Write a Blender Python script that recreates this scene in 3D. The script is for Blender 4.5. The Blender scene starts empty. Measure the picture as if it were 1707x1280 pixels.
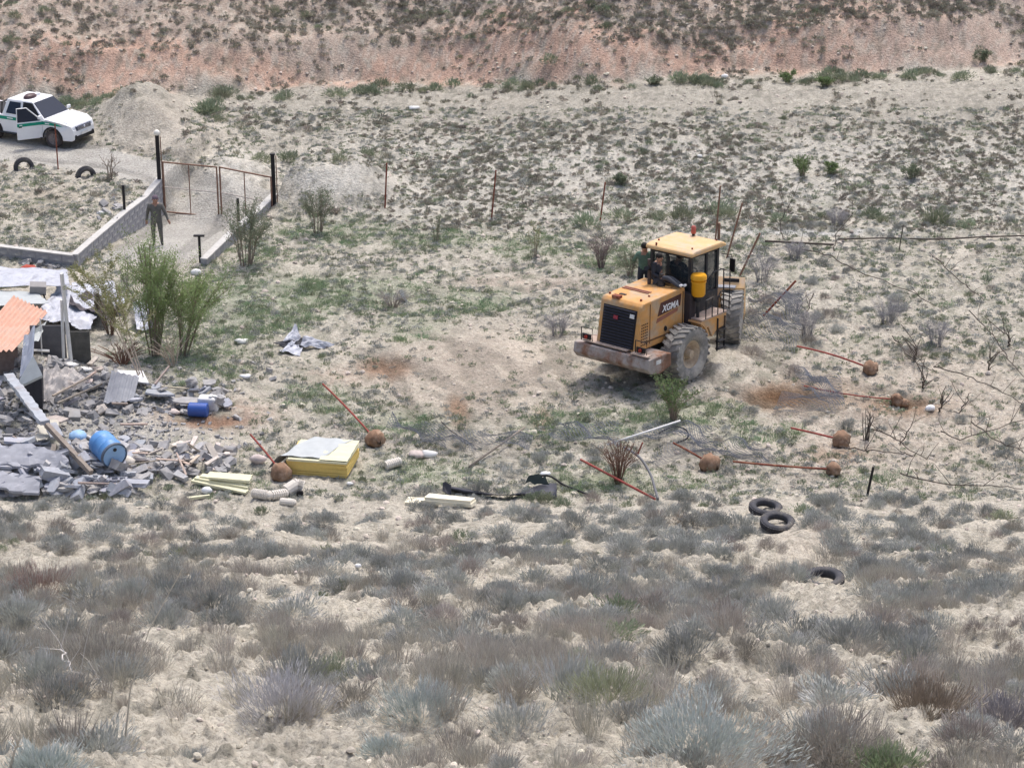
import bpy, bmesh, math, random
import numpy as np
from mathutils import Vector, Matrix, Euler
R = math.radians
rnd = random.Random(7)
rng = np.random.default_rng(11)
sc = bpy.context.scene
COL = sc.collection

# ------------------------------------------------------------------ camera, light, exposure
F_PX, CAM_H, PITCH = 4000.0, 25.7, 21.67
cam_d = bpy.data.cameras.new('camera'); cam = bpy.data.objects.new('camera', cam_d); COL.objects.link(cam)
cam.location = (0, 0, CAM_H); cam.rotation_euler = (R(90 - PITCH), 0, 0)
cam_d.sensor_width = 36.0; cam_d.lens = 36.0 * F_PX / 1707.0
cam_d.clip_start = 0.5; cam_d.clip_end = 3000
sc.camera = cam
SUN_EL, SUN_AZ = 66.0, 20.0           # azimuth measured from +Y towards +X (sun beyond and a bit right of the machine)
w = bpy.data.worlds.new('World'); sc.world = w; w.use_nodes = True
nt = w.node_tree; nt.nodes.clear()
wo = nt.nodes.new('ShaderNodeOutputWorld'); bg = nt.nodes.new('ShaderNodeBackground'); sk = nt.nodes.new('ShaderNodeTexSky')
sk.sky_type = 'NISHITA'; sk.sun_disc = False; sk.sun_elevation = R(SUN_EL); sk.sun_rotation = R(SUN_AZ)
sk.air_density = 1.0; sk.dust_density = 5.0; sk.ozone_density = 1.0
bg.inputs[1].default_value = 0.15
nt.links.new(sk.outputs[0], bg.inputs[0]); nt.links.new(bg.outputs[0], wo.inputs[0])
sd = bpy.data.lights.new('sun', 'SUN'); sun = bpy.data.objects.new('sun', sd); COL.objects.link(sun)
sd.energy = 1.5; sd.angle = R(10); sd.color = (1.0, 0.965, 0.91)
sdir = Vector((math.sin(R(SUN_AZ)) * math.cos(R(SUN_EL)), math.cos(R(SUN_AZ)) * math.cos(R(SUN_EL)), math.sin(R(SUN_EL))))
sun.rotation_euler = sdir.to_track_quat('Z', 'Y').to_euler(); sun.location = (0, 60, 60)
sc.view_settings.view_transform = 'Standard'; sc.view_settings.look = 'None'
sc.view_settings.gamma = 1.0; sc.view_settings.use_curve_mapping = False
sc.view_settings.exposure = 0.52

# ------------------------------------------------------------------ pixel <-> world helpers (photo pixels, 1707 x 1280)
cp, sp = math.cos(R(PITCH)), math.sin(R(PITCH))
def ray(u, v):
    a = (u - 853.5) / F_PX; b = (640.0 - v) / F_PX
    return np.array([a, cp + b * sp, -sp + b * cp])
def project(x, y, z):
    z = z - CAM_H
    d = y * cp - z * sp
    up = y * sp + z * cp
    return 853.5 + F_PX * x / d, 640.0 - F_PX * up / d, d
def fp(u, v, z=0.0):
    r = ray(u, v); t = (z - CAM_H) / r[2]
    return np.array([r[0] * t, r[1] * t])
def yv(v, z=0.0): return fp(853.5, v, z)[1]

# ------------------------------------------------------------------ noise
def _h(ix, iy, s):
    n = (ix.astype(np.int64) * 374761393 + iy.astype(np.int64) * 668265263 + s * 974711) & 0xffffffff
    n = ((n ^ (n >> 13)) * 1274126177) & 0xffffffff
    return ((n ^ (n >> 16)) & 0xffff) / 65535.0
def vn(x, y, s=0):
    x = np.asarray(x, float); y = np.asarray(y, float)
    ix = np.floor(x); iy = np.floor(y); fx = x - ix; fy = y - iy
    fx = fx * fx * (3 - 2 * fx); fy = fy * fy * (3 - 2 * fy)
    a = _h(ix, iy, s); b = _h(ix + 1, iy, s); c = _h(ix, iy + 1, s); d = _h(ix + 1, iy + 1, s)
    return (a + (b - a) * fx) * (1 - fy) + (c + (d - c) * fx) * fy
def fbm(x, y, o=3, s=0):
    t = 0; amp = 0.5; n = 0
    for k in range(o):
        t = t + amp * vn(x + 17.3 * k, y - 9.1 * k, s + k); n += amp; amp *= .5
        x = x * 2.03 + .31 * y; y = y * 2.03 - .31 * x * .3
    return t / n
def sstep(a, b, x):
    t = np.clip((np.asarray(x, float) - a) / (b - a), 0, 1); return t * t * (3 - 2 * t)
def lerp(a, b, t): return a + (b - a) * t

# ------------------------------------------------------------------ terrain height
prof = [(1280, 19.0), (1215, 21.2), (1150, 24.3), (1095, 28), (1050, 32.0), (1005, 37), (965, 43.0), (930, 48.6), (900, 53.6), (870, 59.0)]
PY, PZ = [], []
for v, d in prof:
    r = ray(853.5, v); r = r / np.linalg.norm(r); PY.append(r[1] * d); PZ.append(CAM_H + r[2] * d)
PY = [-60, -20, 0] + PY + [yv(835), 80, 400]
PZ = [44, 32, 24.1] + PZ + [0.0, 0, 0]
yy = np.linspace(-60, 130, 3800); zz = np.interp(yy, PY, PZ)
ker = np.hanning(61); ker /= ker.sum(); zz = np.convolve(np.pad(zz, 30, mode='edge'), ker, 'valid')

WA = fp(268, 357, -.8); WC = fp(125, 441, 0.0)         # left drive wall, gate end and corner
WD = fp(-60, 420, 0.0)
WR = fp(459, 374, -.8); WE = fp(338, 446, 0.0)          # right drive wall
def bankbase(x):                                        # how far away the foot of the far bank lies
    u = 853.5 + x * F_PX / 100.0
    vb = np.interp(u, [-600, 0, 200, 330, 500, 700, 1100, 1400, 1707, 2400], [185, 172, 172, 160, 142, 138, 130, 118, 104, 90])
    r2 = -sp + (640 - vb) / F_PX * cp; r1 = cp + (640 - vb) / F_PX * sp
    return -(CAM_H - 1.1 * sstep(-4, 6, x)) / r2 * r1
def gauss(x, y, c, rx, ry, p=1.0):
    q = ((x - c[0]) / rx) ** 2 + ((y - c[1]) / ry) ** 2
    return np.exp(-q ** p)
MOUNDS = [(fp(250, 215), 1.35, 3.0, 1.3, 1.0), (fp(215, 190), 1.3, 2.4, .7, 1), (fp(400, 296), 1.7, 2.4, 1.0, 1.4), (fp(556, 318), 1.9, 2.4, 1.4, 1.7),
          (fp(335, 262), 1.2, 2.2, .75, 1), (fp(290, 235), 1.2, 1.2, .35, 1), (fp(205, 215), .8, 1.3, .3, 1), (fp(55, 655), 1.6, 2.4, .85, 1), (fp(70, 790), 2.0, 1.5, .65, 1.3), (fp(300, 775), 1.3, 1.2, .2, 1),
          (fp(1330, 905), 1.2, 2.5, .25, 1), (fp(445, 590), 1.0, 1.6, .25, 1), (fp(250, 640), 2.2, 1.2, .25, 1),
          (fp(1350, 690), 2.2, .5, .16, 1), (fp(1210, 600), 1.5, .9, .15, 1), (fp(820, 590), 2.6, 1.5, .16, 1)]
PITS = [(fp(1300, 662), .95, .8, .35), (fp(640, 612), .7, .5, .16), (fp(760, 682), .3, .8, .18), (fp(1505, 672), .6, .35, .18), (fp(690, 650), .5, 1.4, .10), (fp(350, 705), .8, .35, .12), (fp(905, 700), .35, 1.0, .12)]
def H(x, y):
    x = np.asarray(x, float); y = np.asarray(y, float)
    z = np.interp(y, yy, zz)
    near = 1 - sstep(50, 60, y)
    # wavy steps across the near slope
    w1 = fbm(x * .35 + 3, y * .55, 2, 5)
    z = z + near * (w1 - .5) * .75 + near * (fbm(x * .9, y * 1.1, 2, 9) - .5) * .32 * sstep(12, 22, y)
    # broad unevenness of the valley floor
    flat = sstep(52, 62, y)
    z = z + flat * (fbm(x * .12, y * .12, 2, 21) - .5) * .25 * (1 - gauss(x, y, fp(1110, 600), 6, 7)) + flat * (fbm(x * .6, y * .45, 2, 33) - .5) * .12
    z = z + sstep(yv(380), yv(190), y) * 1.1 * sstep(-4, 6, x)
    # far bank and hillside
    bb = bankbase(x) + (fbm(x * .25, 0 * y, 3, 3) - .5) * 2.2
    d = y - bb
    rise = np.where(d < 0, 0, np.minimum(d, 1.9) * .80 + np.maximum(d - 1.9, 0) * .42)
    z = z + rise * (1 - sstep(200, 420, y) * .3) + sstep(0, 2, d) * (fbm(x * .4, y * .55, 3, 44) - .5) * 1.0
    for c, rx, ry, hh, p in MOUNDS: z = z + hh * gauss(x, y, c, rx, ry, p) * (.85 + .3 * fbm(x * 1.3, y * 1.3, 2, 8))
    for c, rx, ry, hh in PITS: z = z - hh * gauss(x, y, c, rx, ry, 1.6)
    # sunken drive between the two walls, terrace on the far side of the L-shaped wall
    t = (y - WC[1]) / (WA[1] - WC[1]); xl = WC[0] + (WA[0] - WC[0]) * t
    t2 = (y - WE[1]) / (WR[1] - WE[1]); xr = WE[0] + (WR[0] - WE[0]) * t2
    dep = .8 * sstep(WC[1], WA[1], y) * (1 - sstep(WA[1] + 1, WA[1] + 9, y))
    side = sstep(-.12, .12, x - xl) * (1 - sstep(-.12, .12, x - xr))
    z = z - dep * side
    yl = WC[1] + (x - WC[0]) * (WD[1] - WC[1]) / (WD[0] - WC[0])
    ter = sstep(-.12, .12, xl - x) * sstep(-.12, .12, y - yl) * (1 - sstep(WA[1], WA[1] + 6, y))
    z = z + ter * .32
    return z
def roadmask(u, v):
    c = np.interp(u, [-300, 0, 150, 240, 300, 420, 470], [232, 246, 262, 285, 300, 318, 330])
    hw = np.interp(u, [-300, 0, 150, 240, 300, 420, 470], [24, 24, 26, 24, 24, 14, 5])
    m = 1 - sstep(.75, 1.1, np.abs(v - c) / hw)
    dr = sstep(0, 10, u - np.interp(v, [330, 357, 441], [268, 262, 150])) * (1 - sstep(-10, 2, u - np.interp(v, [330, 374, 446], [462, 440, 336]))) * sstep(320, 332, v) * (1 - sstep(425, 450, v))
    return np.maximum(m * (u < 480), dr)
TR = [[(1135, 640), (1050, 672), (950, 690), (850, 655), (740, 600), (640, 570)], [(1000, 610), (930, 640), (850, 700), (830, 745)], [(1190, 600), (1290, 640), (1390, 660), (1520, 690)], [(700, 590), (740, 660), (770, 710)], [(860, 590), (890, 650), (910, 720)], [(840, 470), (930, 455), (1040, 470)], [(60, 255), (170, 268), (260, 292), (330, 320), (300, 360), (250, 410)]]
_trw = [[fp(*p) for p in pl] for pl in TR]
def tracks(x, y):
    """wheel ruts pressed in the soil: 1 in a rut, 0 beside"""
    m = 0 * x
    sel = (y > 58) & (y < 96)
    if not np.any(sel): return m
    X_, Y_ = x[sel], y[sel]; best = 0 * X_
    for pl in _trw:
        for off in (-1.1, 1.1):
            for a, b in zip(pl[:-1], pl[1:]):
                d = b - a; L2 = float(d @ d); nrm = np.array((-d[1], d[0])) / math.sqrt(L2) * off
                t = np.clip(((X_ - a[0] - nrm[0]) * d[0] + (Y_ - a[1] - nrm[1]) * d[1]) / L2, 0, 1)
                q = np.hypot(X_ - a[0] - nrm[0] - d[0] * t, Y_ - a[1] - nrm[1] - d[1] * t) + (vn(X_ * 1.4, Y_ * 1.4, 61) - .5) * .12
                best = np.maximum(best, 1 - sstep(.18, .34, q))
    m[sel] = best * (.55 + .6 * vn(X_ * 1.1, Y_ * .9, 62)); return m
def micro(x, y, u, v):
    road = roadmask(u, v)
    sm = np.clip(road + gauss(u, v, (780, 600), 170, 70, 1.5) * .7 + ((u > 480) & (u < 640)) * gauss(u, v, (560, 300), 80, 30), 0, 1)
    a = 1 - .8 * sm
    n1 = fbm(x * 2.2, y * 1.5, 3, 71); n2 = 1 - 2 * np.abs(fbm(x * 5.5, y * 4.2, 2, 81) - .5)
    near = 1 - sstep(35, 60, y)
    n3 = fbm(x * 14, y * 11, 2, 91)
    return -.07 * tracks(x, y) + a * ((n1 - .5) * .17 + (n2 - .7) * .11) + near * ((n3 - .5) * .085 + (fbm(x * 5, y * 4, 2, 95) - .5) * .07 + np.maximum(0, fbm(x * 8, y * 7, 2, 97) - .58) * .35)
def HT(x, y):
    z = H(x, y); u, v, d = project(x, y, z)
    return z + micro(x, y, u, v)
def P(u, v, h=0.0):
    """the point on (or h above) the ground seen at photo pixel u, v"""
    r = ray(u, v); t = np.arange(8, 260, .25)
    x, y, z = r[0] * t, r[1] * t, CAM_H + r[2] * t
    s = z - (HT(x, y) + h); k = int(np.argmax(s < 0)); k = max(k, 1)
    f = s[k - 1] / (s[k - 1] - s[k]); tt = t[k - 1] + f * .25
    return Vector((r[0] * tt, r[1] * tt, CAM_H + r[2] * tt))
def G(x, y, h=0.0): return Vector((x, y, float(HT(np.array([x]), np.array([y]))[0]) + h))
def ztop(p, v):
    """height at which something standing at p is seen at photo row v"""
    b = (640.0 - v) / F_PX
    return CAM_H + p[1] * (-sp + b * cp) / (cp + b * sp)
def pxm(p): return F_PX / (p[1] * cp + (CAM_H - p[2]) * sp)

# ------------------------------------------------------------------ materials
MATS = {}
def mat(name, c, rough=.8, var=.15, scale=3.0, bump=0.0, c2=None, c2amt=.5, metal=0.0, spec=.3, objrand=0.0, c2scale=None, alpha=1.0, trans=0.0, coords='Object'):
    if name in MATS: return MATS[name]
    m = bpy.data.materials.new(name); m.use_nodes = True; n = m.node_tree.nodes; L = m.node_tree.links
    b = n['Principled BSDF']; b.inputs['Roughness'].default_value = rough; b.inputs['Metallic'].default_value = metal
    b.inputs['Specular IOR Level'].default_value = spec
    tc = n.new('ShaderNodeTexCoord')
    nz = n.new('ShaderNodeTexNoise'); nz.inputs['Scale'].default_value = scale; nz.inputs['Detail'].default_value = 6; nz.inputs['Roughness'].default_value = .65
    L.new(tc.outputs[coords], nz.inputs['Vector'])
    mr = n.new('ShaderNodeMapRange'); mr.inputs[1].default_value = .3; mr.inputs[2].default_value = .7; mr.inputs[3].default_value = 1 - var; mr.inputs[4].default_value = 1 + var
    L.new(nz.outputs[0], mr.inputs[0])
    base = n.new('ShaderNodeRGB'); base.outputs[0].default_value = (*c, 1); col = base.outputs[0]
    if c2:
        n2 = n.new('ShaderNodeTexNoise'); n2.inputs['Scale'].default_value = c2scale or scale * .4; n2.inputs['Detail'].default_value = 5; n2.inputs['Roughness'].default_value = .7
        L.new(tc.outputs[coords], n2.inputs['Vector'])
        r2 = n.new('ShaderNodeMapRange'); r2.inputs[1].default_value = .62 - .3 * c2amt; r2.inputs[2].default_value = .78 - .3 * c2amt
        L.new(n2.outputs[0], r2.inputs[0])
        mx = n.new('ShaderNodeMixRGB'); mx.inputs[2].default_value = (*c2, 1); L.new(r2.outputs[0], mx.inputs[0]); L.new(col, mx.inputs[1]); col = mx.outputs[0]
    mul = n.new('ShaderNodeVectorMath'); mul.operation = 'SCALE'; L.new(col, mul.inputs[0]); L.new(mr.outputs[0], mul.inputs['Scale']); col = mul.outputs[0]
    if objrand:
        oi = n.new('ShaderNodeObjectInfo'); ma = n.new('ShaderNodeMapRange'); ma.inputs[3].default_value = 1 - objrand; ma.inputs[4].default_value = 1 + objrand
        L.new(oi.outputs['Random'], ma.inputs[0]); m2 = n.new('ShaderNodeVectorMath'); m2.operation = 'SCALE'; L.new(col, m2.inputs[0]); L.new(ma.outputs[0], m2.inputs['Scale']); col = m2.outputs[0]
        hs = n.new('ShaderNodeHueSaturation'); mh = n.new('ShaderNodeMath'); mh.operation = 'MULTIPLY'; mh.inputs[1].default_value = 7.13
        fr = n.new('ShaderNodeMath'); fr.operation = 'FRACT'; L.new(oi.outputs['Random'], mh.inputs[0]); L.new(mh.outputs[0], fr.inputs[0])
        hr = n.new('ShaderNodeMapRange'); hr.inputs[3].default_value = .47; hr.inputs[4].default_value = .53; L.new(fr.outputs[0], hr.inputs[0]); L.new(hr.outputs[0], hs.inputs['Hue'])
        L.new(col, hs.inputs['Color']); col = hs.outputs[0]
    L.new(col, b.inputs['Base Color'])
    if bump:
        bp = n.new('ShaderNodeBump'); bp.inputs['Strength'].default_value = min(1, bump * 10); bp.inputs['Distance'].default_value = bump
        L.new(nz.outputs[0], bp.inputs['Height']); L.new(bp.outputs[0], b.inputs['Normal'])
    if alpha < 1: b.inputs['Alpha'].default_value = alpha
    if trans: b.inputs['Transmission Weight'].default_value = trans
    MATS[name] = m; return m

# ------------------------------------------------------------------ mesh helper
class B:
    def __init__(s): s.v = []; s.f = []
    def add(s, vs, fs, M=None):
        k = len(s.v)
        s.v += [tuple(M @ Vector(p)) for p in vs] if M is not None else [tuple(p) for p in vs]
        s.f += [tuple(i + k for i in f) for f in fs]; return s
    def box(s, c, d, rot=None, taper=(1, 1), jit=0.0):
        vs = []
        for k in (-1, 1):
            tx, ty = taper if k > 0 else (1, 1)
            for i, j in ((-1, -1), (1, -1), (1, 1), (-1, 1)):
                vs.append((i * d[0] / 2 * tx + rnd.uniform(-jit, jit), j * d[1] / 2 * ty + rnd.uniform(-jit, jit), k * d[2] / 2 + rnd.uniform(-jit, jit)))
        M = Matrix.Translation(c) @ (Euler(rot).to_matrix().to_4x4() if rot is not None else Matrix())
        return s.add(vs, [(3, 2, 1, 0), (4, 5, 6, 7), (0, 1, 5, 4), (1, 2, 6, 5), (2, 3, 7, 6), (3, 0, 4, 7)], M)
    def cyl(s, p0, p1, r0, r1=None, n=10, caps=True):
        r1 = r0 if r1 is None else r1; p0 = Vector(p0); p1 = Vector(p1)
        q = (p1 - p0).to_track_quat('Z', 'Y').to_matrix().to_4x4(); vs = []
        for k, (p, r) in enumerate(((p0, r0), (p1, r1))):
            for i in range(n):
                a = 2 * math.pi * i / n; vs.append(p + q.to_3x3() @ Vector((r * math.cos(a), r * math.sin(a), 0)))
        fs = [(i, (i + 1) % n, n + (i + 1) % n, n + i) for i in range(n)]
        if caps: fs += [tuple(range(n - 1, -1, -1)), tuple(range(n, 2 * n))]
        return s.add(vs, fs)
    def tube(s, pts, r, n=6, r1=None):
        pts = [Vector(p) for p in pts]; m = len(pts); vs = []; r1 = r if r1 is None else r1
        up = Vector((.13, .21, .97))
        for i, p in enumerate(pts):
            d = (pts[min(i + 1, m - 1)] - pts[max(i - 1, 0)]).normalized()
            a = d.cross(up)
            if a.length < 1e-3: a = d.cross(Vector((1, 0, 0)))
            a.normalize(); b = d.cross(a); rr = r + (r1 - r) * i / max(1, m - 1)
            for k in range(n):
                t = 2 * math.pi * k / n; vs.append(p + a * rr * math.cos(t) + b * rr * math.sin(t))
        fs = [(i * n + k, i * n + (k + 1) % n, (i + 1) * n + (k + 1) % n, (i + 1) * n + k) for i in range(m - 1) for k in range(n)]
        fs += [tuple(range(n - 1, -1, -1)), tuple(range((m - 1) * n, m * n))]
        return s.add(vs, fs)
    def lathe(s, prof, n=24, M=None, closed=False):
        """prof: list of (r, z), turned round Z"""
        m = len(prof); vs = [(r * math.cos(2 * math.pi * i / n), r * math.sin(2 * math.pi * i / n), z) for r, z in prof for i in range(n)]
        fs = [(j * n + i, j * n + (i + 1) % n, (j + 1) * n + (i + 1) % n, (j + 1) * n + i) for j in range(m - 1) for i in range(n)]
        if closed: fs += [((m - 1) * n + i, (m - 1) * n + (i + 1) % n, (i + 1) % n, i) for i in range(n)]
        else: fs += [tuple(range(n - 1, -1, -1)), tuple(range((m - 1) * n, m * n))]
        return s.add(vs, fs, M)
    def prism(s, poly, a, b, axis='y', M=None):
        """poly of (x, z) pairs extruded along y from a to b (or other axis)"""
        n = len(poly)
        def V(p, t): return (p[0], t, p[1]) if axis == 'y' else ((t, p[0], p[1]) if axis == 'x' else (p[0], p[1], t))
        vs = [V(p, a) for p in poly] + [V(p, b) for p in poly]
        fs = [tuple(range(n)), tuple(range(2 * n - 1, n - 1, -1))] + [(i + n, (i + 1) % n + n, (i + 1) % n, i) for i in range(n)]
        return s.add(vs, fs, M)
    def ball(s, c, r, n=10, m=7, sq=1.0, jit=0.0):
        vs = [(c[0], c[1], c[2] - r * sq)]
        for j in range(1, m):
            t = math.pi * j / m
            for i in range(n):
                a = 2 * math.pi * i / n; q = r * (1 + rnd.uniform(-jit, jit))
                vs.append((c[0] + q * math.sin(t) * math.cos(a), c[1] + q * math.sin(t) * math.sin(a), c[2] - q * sq * math.cos(t)))
        vs.append((c[0], c[1], c[2] + r * sq)); L = len(vs) - 1
        fs = [(0, 1 + (i + 1) % n, 1 + i) for i in range(n)]
        for j in range(m - 2): fs += [(1 + j * n + i, 1 + j * n + (i + 1) % n, 1 + (j + 1) * n + (i + 1) % n, 1 + (j + 1) * n + i) for i in range(n)]
        fs += [(L, 1 + (m - 2) * n + i, 1 + (m - 2) * n + (i + 1) % n) for i in range(n)]
        return s.add(vs, fs)
    def sheet(s, fn, nu, nv, thick=0.0):
        """surface fn(a, b) for a, b in 0..1, given a real thickness"""
        vs = [Vector(fn(i / nu, j / nv)) for j in range(nv + 1) for i in range(nu + 1)]; n = nu + 1
        fs = [(j * n + i, j * n + i + 1, (j + 1) * n + i + 1, (j + 1) * n + i) for j in range(nv) for i in range(nu)]
        if thick:
            k = len(vs); vs2 = [p - Vector((0, 0, thick)) for p in vs]
            fs2 = [tuple(i + k for i in reversed(f)) for f in fs]
            edge = [(i, i + 1) for i in range(nu)] + [(j * n + nu, (j + 1) * n + nu) for j in range(nv)] + [(nv * n + i + 1, nv * n + i) for i in range(nu)] + [((j + 1) * n, j * n) for j in range(nv)]
            fs = fs + fs2 + [(b_, a_, a_ + k, b_ + k) for a_, b_ in edge]; vs = vs + vs2
        return s.add(vs, fs)
    def build(s, name, m, parent=None, smooth=False, bevel=0.0, label=None):
        me = bpy.data.meshes.new(name); me.from_pydata(s.v, [], s.f); me.update()
        me.materials.append(m)
        if smooth: me.polygons.foreach_set('use_smooth', [True] * len(me.polygons))
        o = bpy.data.objects.new(name, me); COL.objects.link(o)
        if parent is not None: o.parent = parent
        if bevel:
            md = o.modifiers.new('bevel', 'BEVEL'); md.width = bevel; md.segments = 2; md.limit_method = 'ANGLE'
        if label: o['label'] = label
        return o
def tag(o, label=None, cat=None, group=None, kind=None):
    if label: o['label'] = label
    if cat: o['category'] = cat
    if group: o['group'] = group
    if kind: o['kind'] = kind
    return o
def thing(name, label, cat, loc=(0, 0, 0), rotz=0.0, group=None, rot=None):
    o = bpy.data.objects.new(name, None); COL.objects.link(o); o.empty_display_size = .3
    o.location = loc; o.rotation_euler = rot if rot is not None else (0, 0, rotz)
    return tag(o, label, cat, group)
def smooth_sharp(o, ang=40):
    me = o.data; me.polygons.foreach_set('use_smooth', [True] * len(me.polygons)); me.set_sharp_from_angle(angle=R(ang)); return o
def local_bm(o_pts, origin): return [tuple(Vector(p) - Vector(origin)) for p in o_pts]

# ------------------------------------------------------------------ the ground
def build_ground():
    nc = 500
    t_in = np.linspace(-1, 1, nc); ext = 1 + np.cumsum(.02 * 1.22 ** np.arange(26))
    t = np.concatenate([-ext[::-1], t_in, ext])
    ys = [-58.0]
    while ys[-1] < 13: ys.append(ys[-1] + max(.06, (13 - ys[-1]) * .1))
    while ys[-1] < 112: ys.append(ys[-1] + .0016 * ys[-1] + .028)
    while ys[-1] < 135: ys.append(ys[-1] + .22)
    while ys[-1] < 700: ys.append(ys[-1] + .22 + (ys[-1] - 135) * .12)
    ys = np.array(ys)
    Y, T = np.meshgrid(ys, t, indexing='ij'); X = T * (2.6 + .235 * np.maximum(Y, 0))
    z0 = H(X, Y); U, V, D = project(X, Y, z0)
    inside = (D > 5)
    U = np.where(inside, U, 853.); V = np.where(inside, V, 2000.)
    Z = z0 + micro(X, Y, U, V)
    # soil colours, zone by zone
    def mix(C, c, m): return C + (np.array(c) - C) * m[..., None]
    C = np.ones(X.shape + (3,)) * np.array((.45, .412, .352))
    C = mix(C, (.45, .41, .345), sstep(820, 900, V) * .8)
    C = mix(C, (.49, .46, .41), sstep(215, 240, V) * (1 - sstep(340, 390, V)) * sstep(420, 700, U) * .9)
    C = mix(C, (.345, .32, .275), sstep(118, 150, V) * (1 - sstep(190, 262, V)) * .9)
    dd = Y - bankbase(X)
    hill = sstep(-1.0, .6, dd + (fbm(X * .7, Y * .7, 2, 55) - .5) * 2.0)
    C = mix(C, (.53, .355, .275), hill)
    C = mix(C, (.42, .355, .30), hill * sstep(1.2, 2.6, dd + (fbm(X * .4, Y * .3, 3, 59) - .5) * 5) * .75)
    C = mix(C, (.48, .38, .32), hill * sstep(1250, 1600, U) * .7)
    C = mix(C, (.455, .385, .32), gauss(U, V, (790, 620), 210, 85, 1.6) * .8)
    C = mix(C, (.43, .36, .30), gauss(U, V, (1500, 690), 300, 130, 1.6) * .7)
    C = mix(C, (.42, .32, .255), gauss(U, V, (360, 690), 110, 30, 1.6) * .8)
    C = mix(C, (.36, .35, .335), gauss(U, V, (110, 700), 230, 130, 2.2) * .8)
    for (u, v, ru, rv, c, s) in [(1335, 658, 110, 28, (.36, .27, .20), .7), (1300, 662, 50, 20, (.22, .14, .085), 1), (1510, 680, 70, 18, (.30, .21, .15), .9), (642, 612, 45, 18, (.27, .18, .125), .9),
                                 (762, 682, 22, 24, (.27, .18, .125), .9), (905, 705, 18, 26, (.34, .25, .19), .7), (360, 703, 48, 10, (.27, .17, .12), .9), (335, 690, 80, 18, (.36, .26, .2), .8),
                                 (1400, 760, 60, 20, (.35, .25, .18), .7), (560, 630, 60, 18, (.38, .28, .22), .5), (880, 470, 120, 14, (.43, .34, .28), .6),
                                 (1345, 387, 170, 6, (.60, .59, .58), .9), (1340, 900, 55, 45, (.50, .44, .37), .8), (60, 330, 90, 26, (.33, .28, .22), .5), (290, 210, 110, 55, (.47, .42, .36), .8),
                                 (560, 488, 170, 30, (.235, .27, .18), .75), (800, 500, 62, 18, (.235, .27, .18), .75), (415, 515, 110, 60, (.26, .29, .21), .6), (560, 385, 90, 22, (.27, .29, .21), .6), (690, 545, 60, 24, (.27, .29, .21), .6), (330, 600, 80, 30, (.25, .28, .2), .6),
                                 (720, 402, 90, 16, (.28, .3, .22), .6), (895, 412, 80, 18, (.28, .3, .22), .6), (1030, 440, 60, 22, (.26, .28, .2), .6), (970, 712, 120, 24, (.25, .29, .2), .65), (1150, 692, 110, 20, (.26, .29, .2), .6), (680, 700, 70, 22, (.26, .29, .2), .6), (700, 790, 110, 22, (.27, .3, .21), .6), (530, 665, 60, 20, (.28, .3, .22), .6), (990, 805, 90, 20, (.24, .29, .17), .7), (1240, 725, 60, 16, (.27, .3, .22), .5)]:
        C = mix(C, c, gauss(U, V, (u, v), ru, rv, 1.5) * s)
    C = mix(C, (.425, .405, .375), roadmask(U, V) * .95)
    for (u, v, ru, rv) in [(556, 298, 88, 30), (400, 285, 62, 34)]: C = mix(C, (.56, .53, .48), gauss(U, V, (u, v), ru, rv, 2) * .9)
    mm = fbm(X * 1.1, Y * .9, 3, 101); C = C * (.80 + .4 * mm)[..., None]
    m2 = fbm(X * 4.5, Y * 3.2, 3, 111)
    rough = 1 - np.clip(roadmask(U, V) + gauss(U, V, (780, 600), 170, 70, 1.5) * .6, 0, 1) * .85
    C = mix(C, (.20, .19, .155), sstep(.56, .70, m2) * .55 * rough)
    C = mix(C, (.56, .51, .44), sstep(.55, .72, fbm(X * 6.5, Y * 5, 2, 121)) * .45 * rough)
    C = mix(C, (.25, .25, .195), sstep(.54, .66, fbm(X * 2.6, Y * 2.2, 3, 131)) * .5 * (V < 835) * (V > 330) * (1 - gauss(U, V, (780, 600), 190, 75, 1.5)) * (1 - .7 * gauss(U, V, (1500, 690), 250, 110, 1.5)) * rough)
    C = mix(C, (.34, .325, .295), sstep(.54, .66, fbm(X * 5.2, Y * 4.4, 2, 141)) * .4 * (V < 390) * (V > 190) * (U > 560))
    C = mix(C, (.31, .29, .25), hill * sstep(1.0, 2.0, dd) * sstep(.5, .66, fbm(X * 1.6, Y * 1.3, 3, 151)) * .5 * sstep(300, 520, U) * (1 - .8 * sstep(1350, 1600, U)))
    pn = .75 + .5 * fbm(X * 2.5, Y * 2.5, 2, 161)
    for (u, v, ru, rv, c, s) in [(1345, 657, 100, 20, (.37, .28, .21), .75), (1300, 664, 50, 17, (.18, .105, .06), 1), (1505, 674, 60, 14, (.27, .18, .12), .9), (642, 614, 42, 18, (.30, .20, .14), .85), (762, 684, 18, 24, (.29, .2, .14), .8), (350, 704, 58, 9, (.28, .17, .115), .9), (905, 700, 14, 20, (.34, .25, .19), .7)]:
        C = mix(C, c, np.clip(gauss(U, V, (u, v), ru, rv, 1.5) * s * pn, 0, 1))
    g_ = C.mean(-1, keepdims=True); C = g_ + (C - g_) * .96; C = C * np.array((.985, 1.0, .995))
    C = C * (1 - .30 * tracks(X, Y))[..., None]
    C = np.clip(C, .02, .9)
    nr, ncol = X.shape
    me = bpy.data.meshes.new('ground')
    co = np.stack([X, Y, Z], -1).reshape(-1, 3).astype(np.float32)
    i = np.arange(nr - 1)[:, None] * ncol + np.arange(ncol - 1)[None, :]
    q = np.stack([i, i + 1, i + ncol + 1, i + ncol], -1).reshape(-1, 4).astype(np.int32)
    me.vertices.add(len(co)); me.vertices.foreach_set('co', co.ravel())
    me.loops.add(q.size); me.loops.foreach_set('vertex_index', q.ravel())
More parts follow.
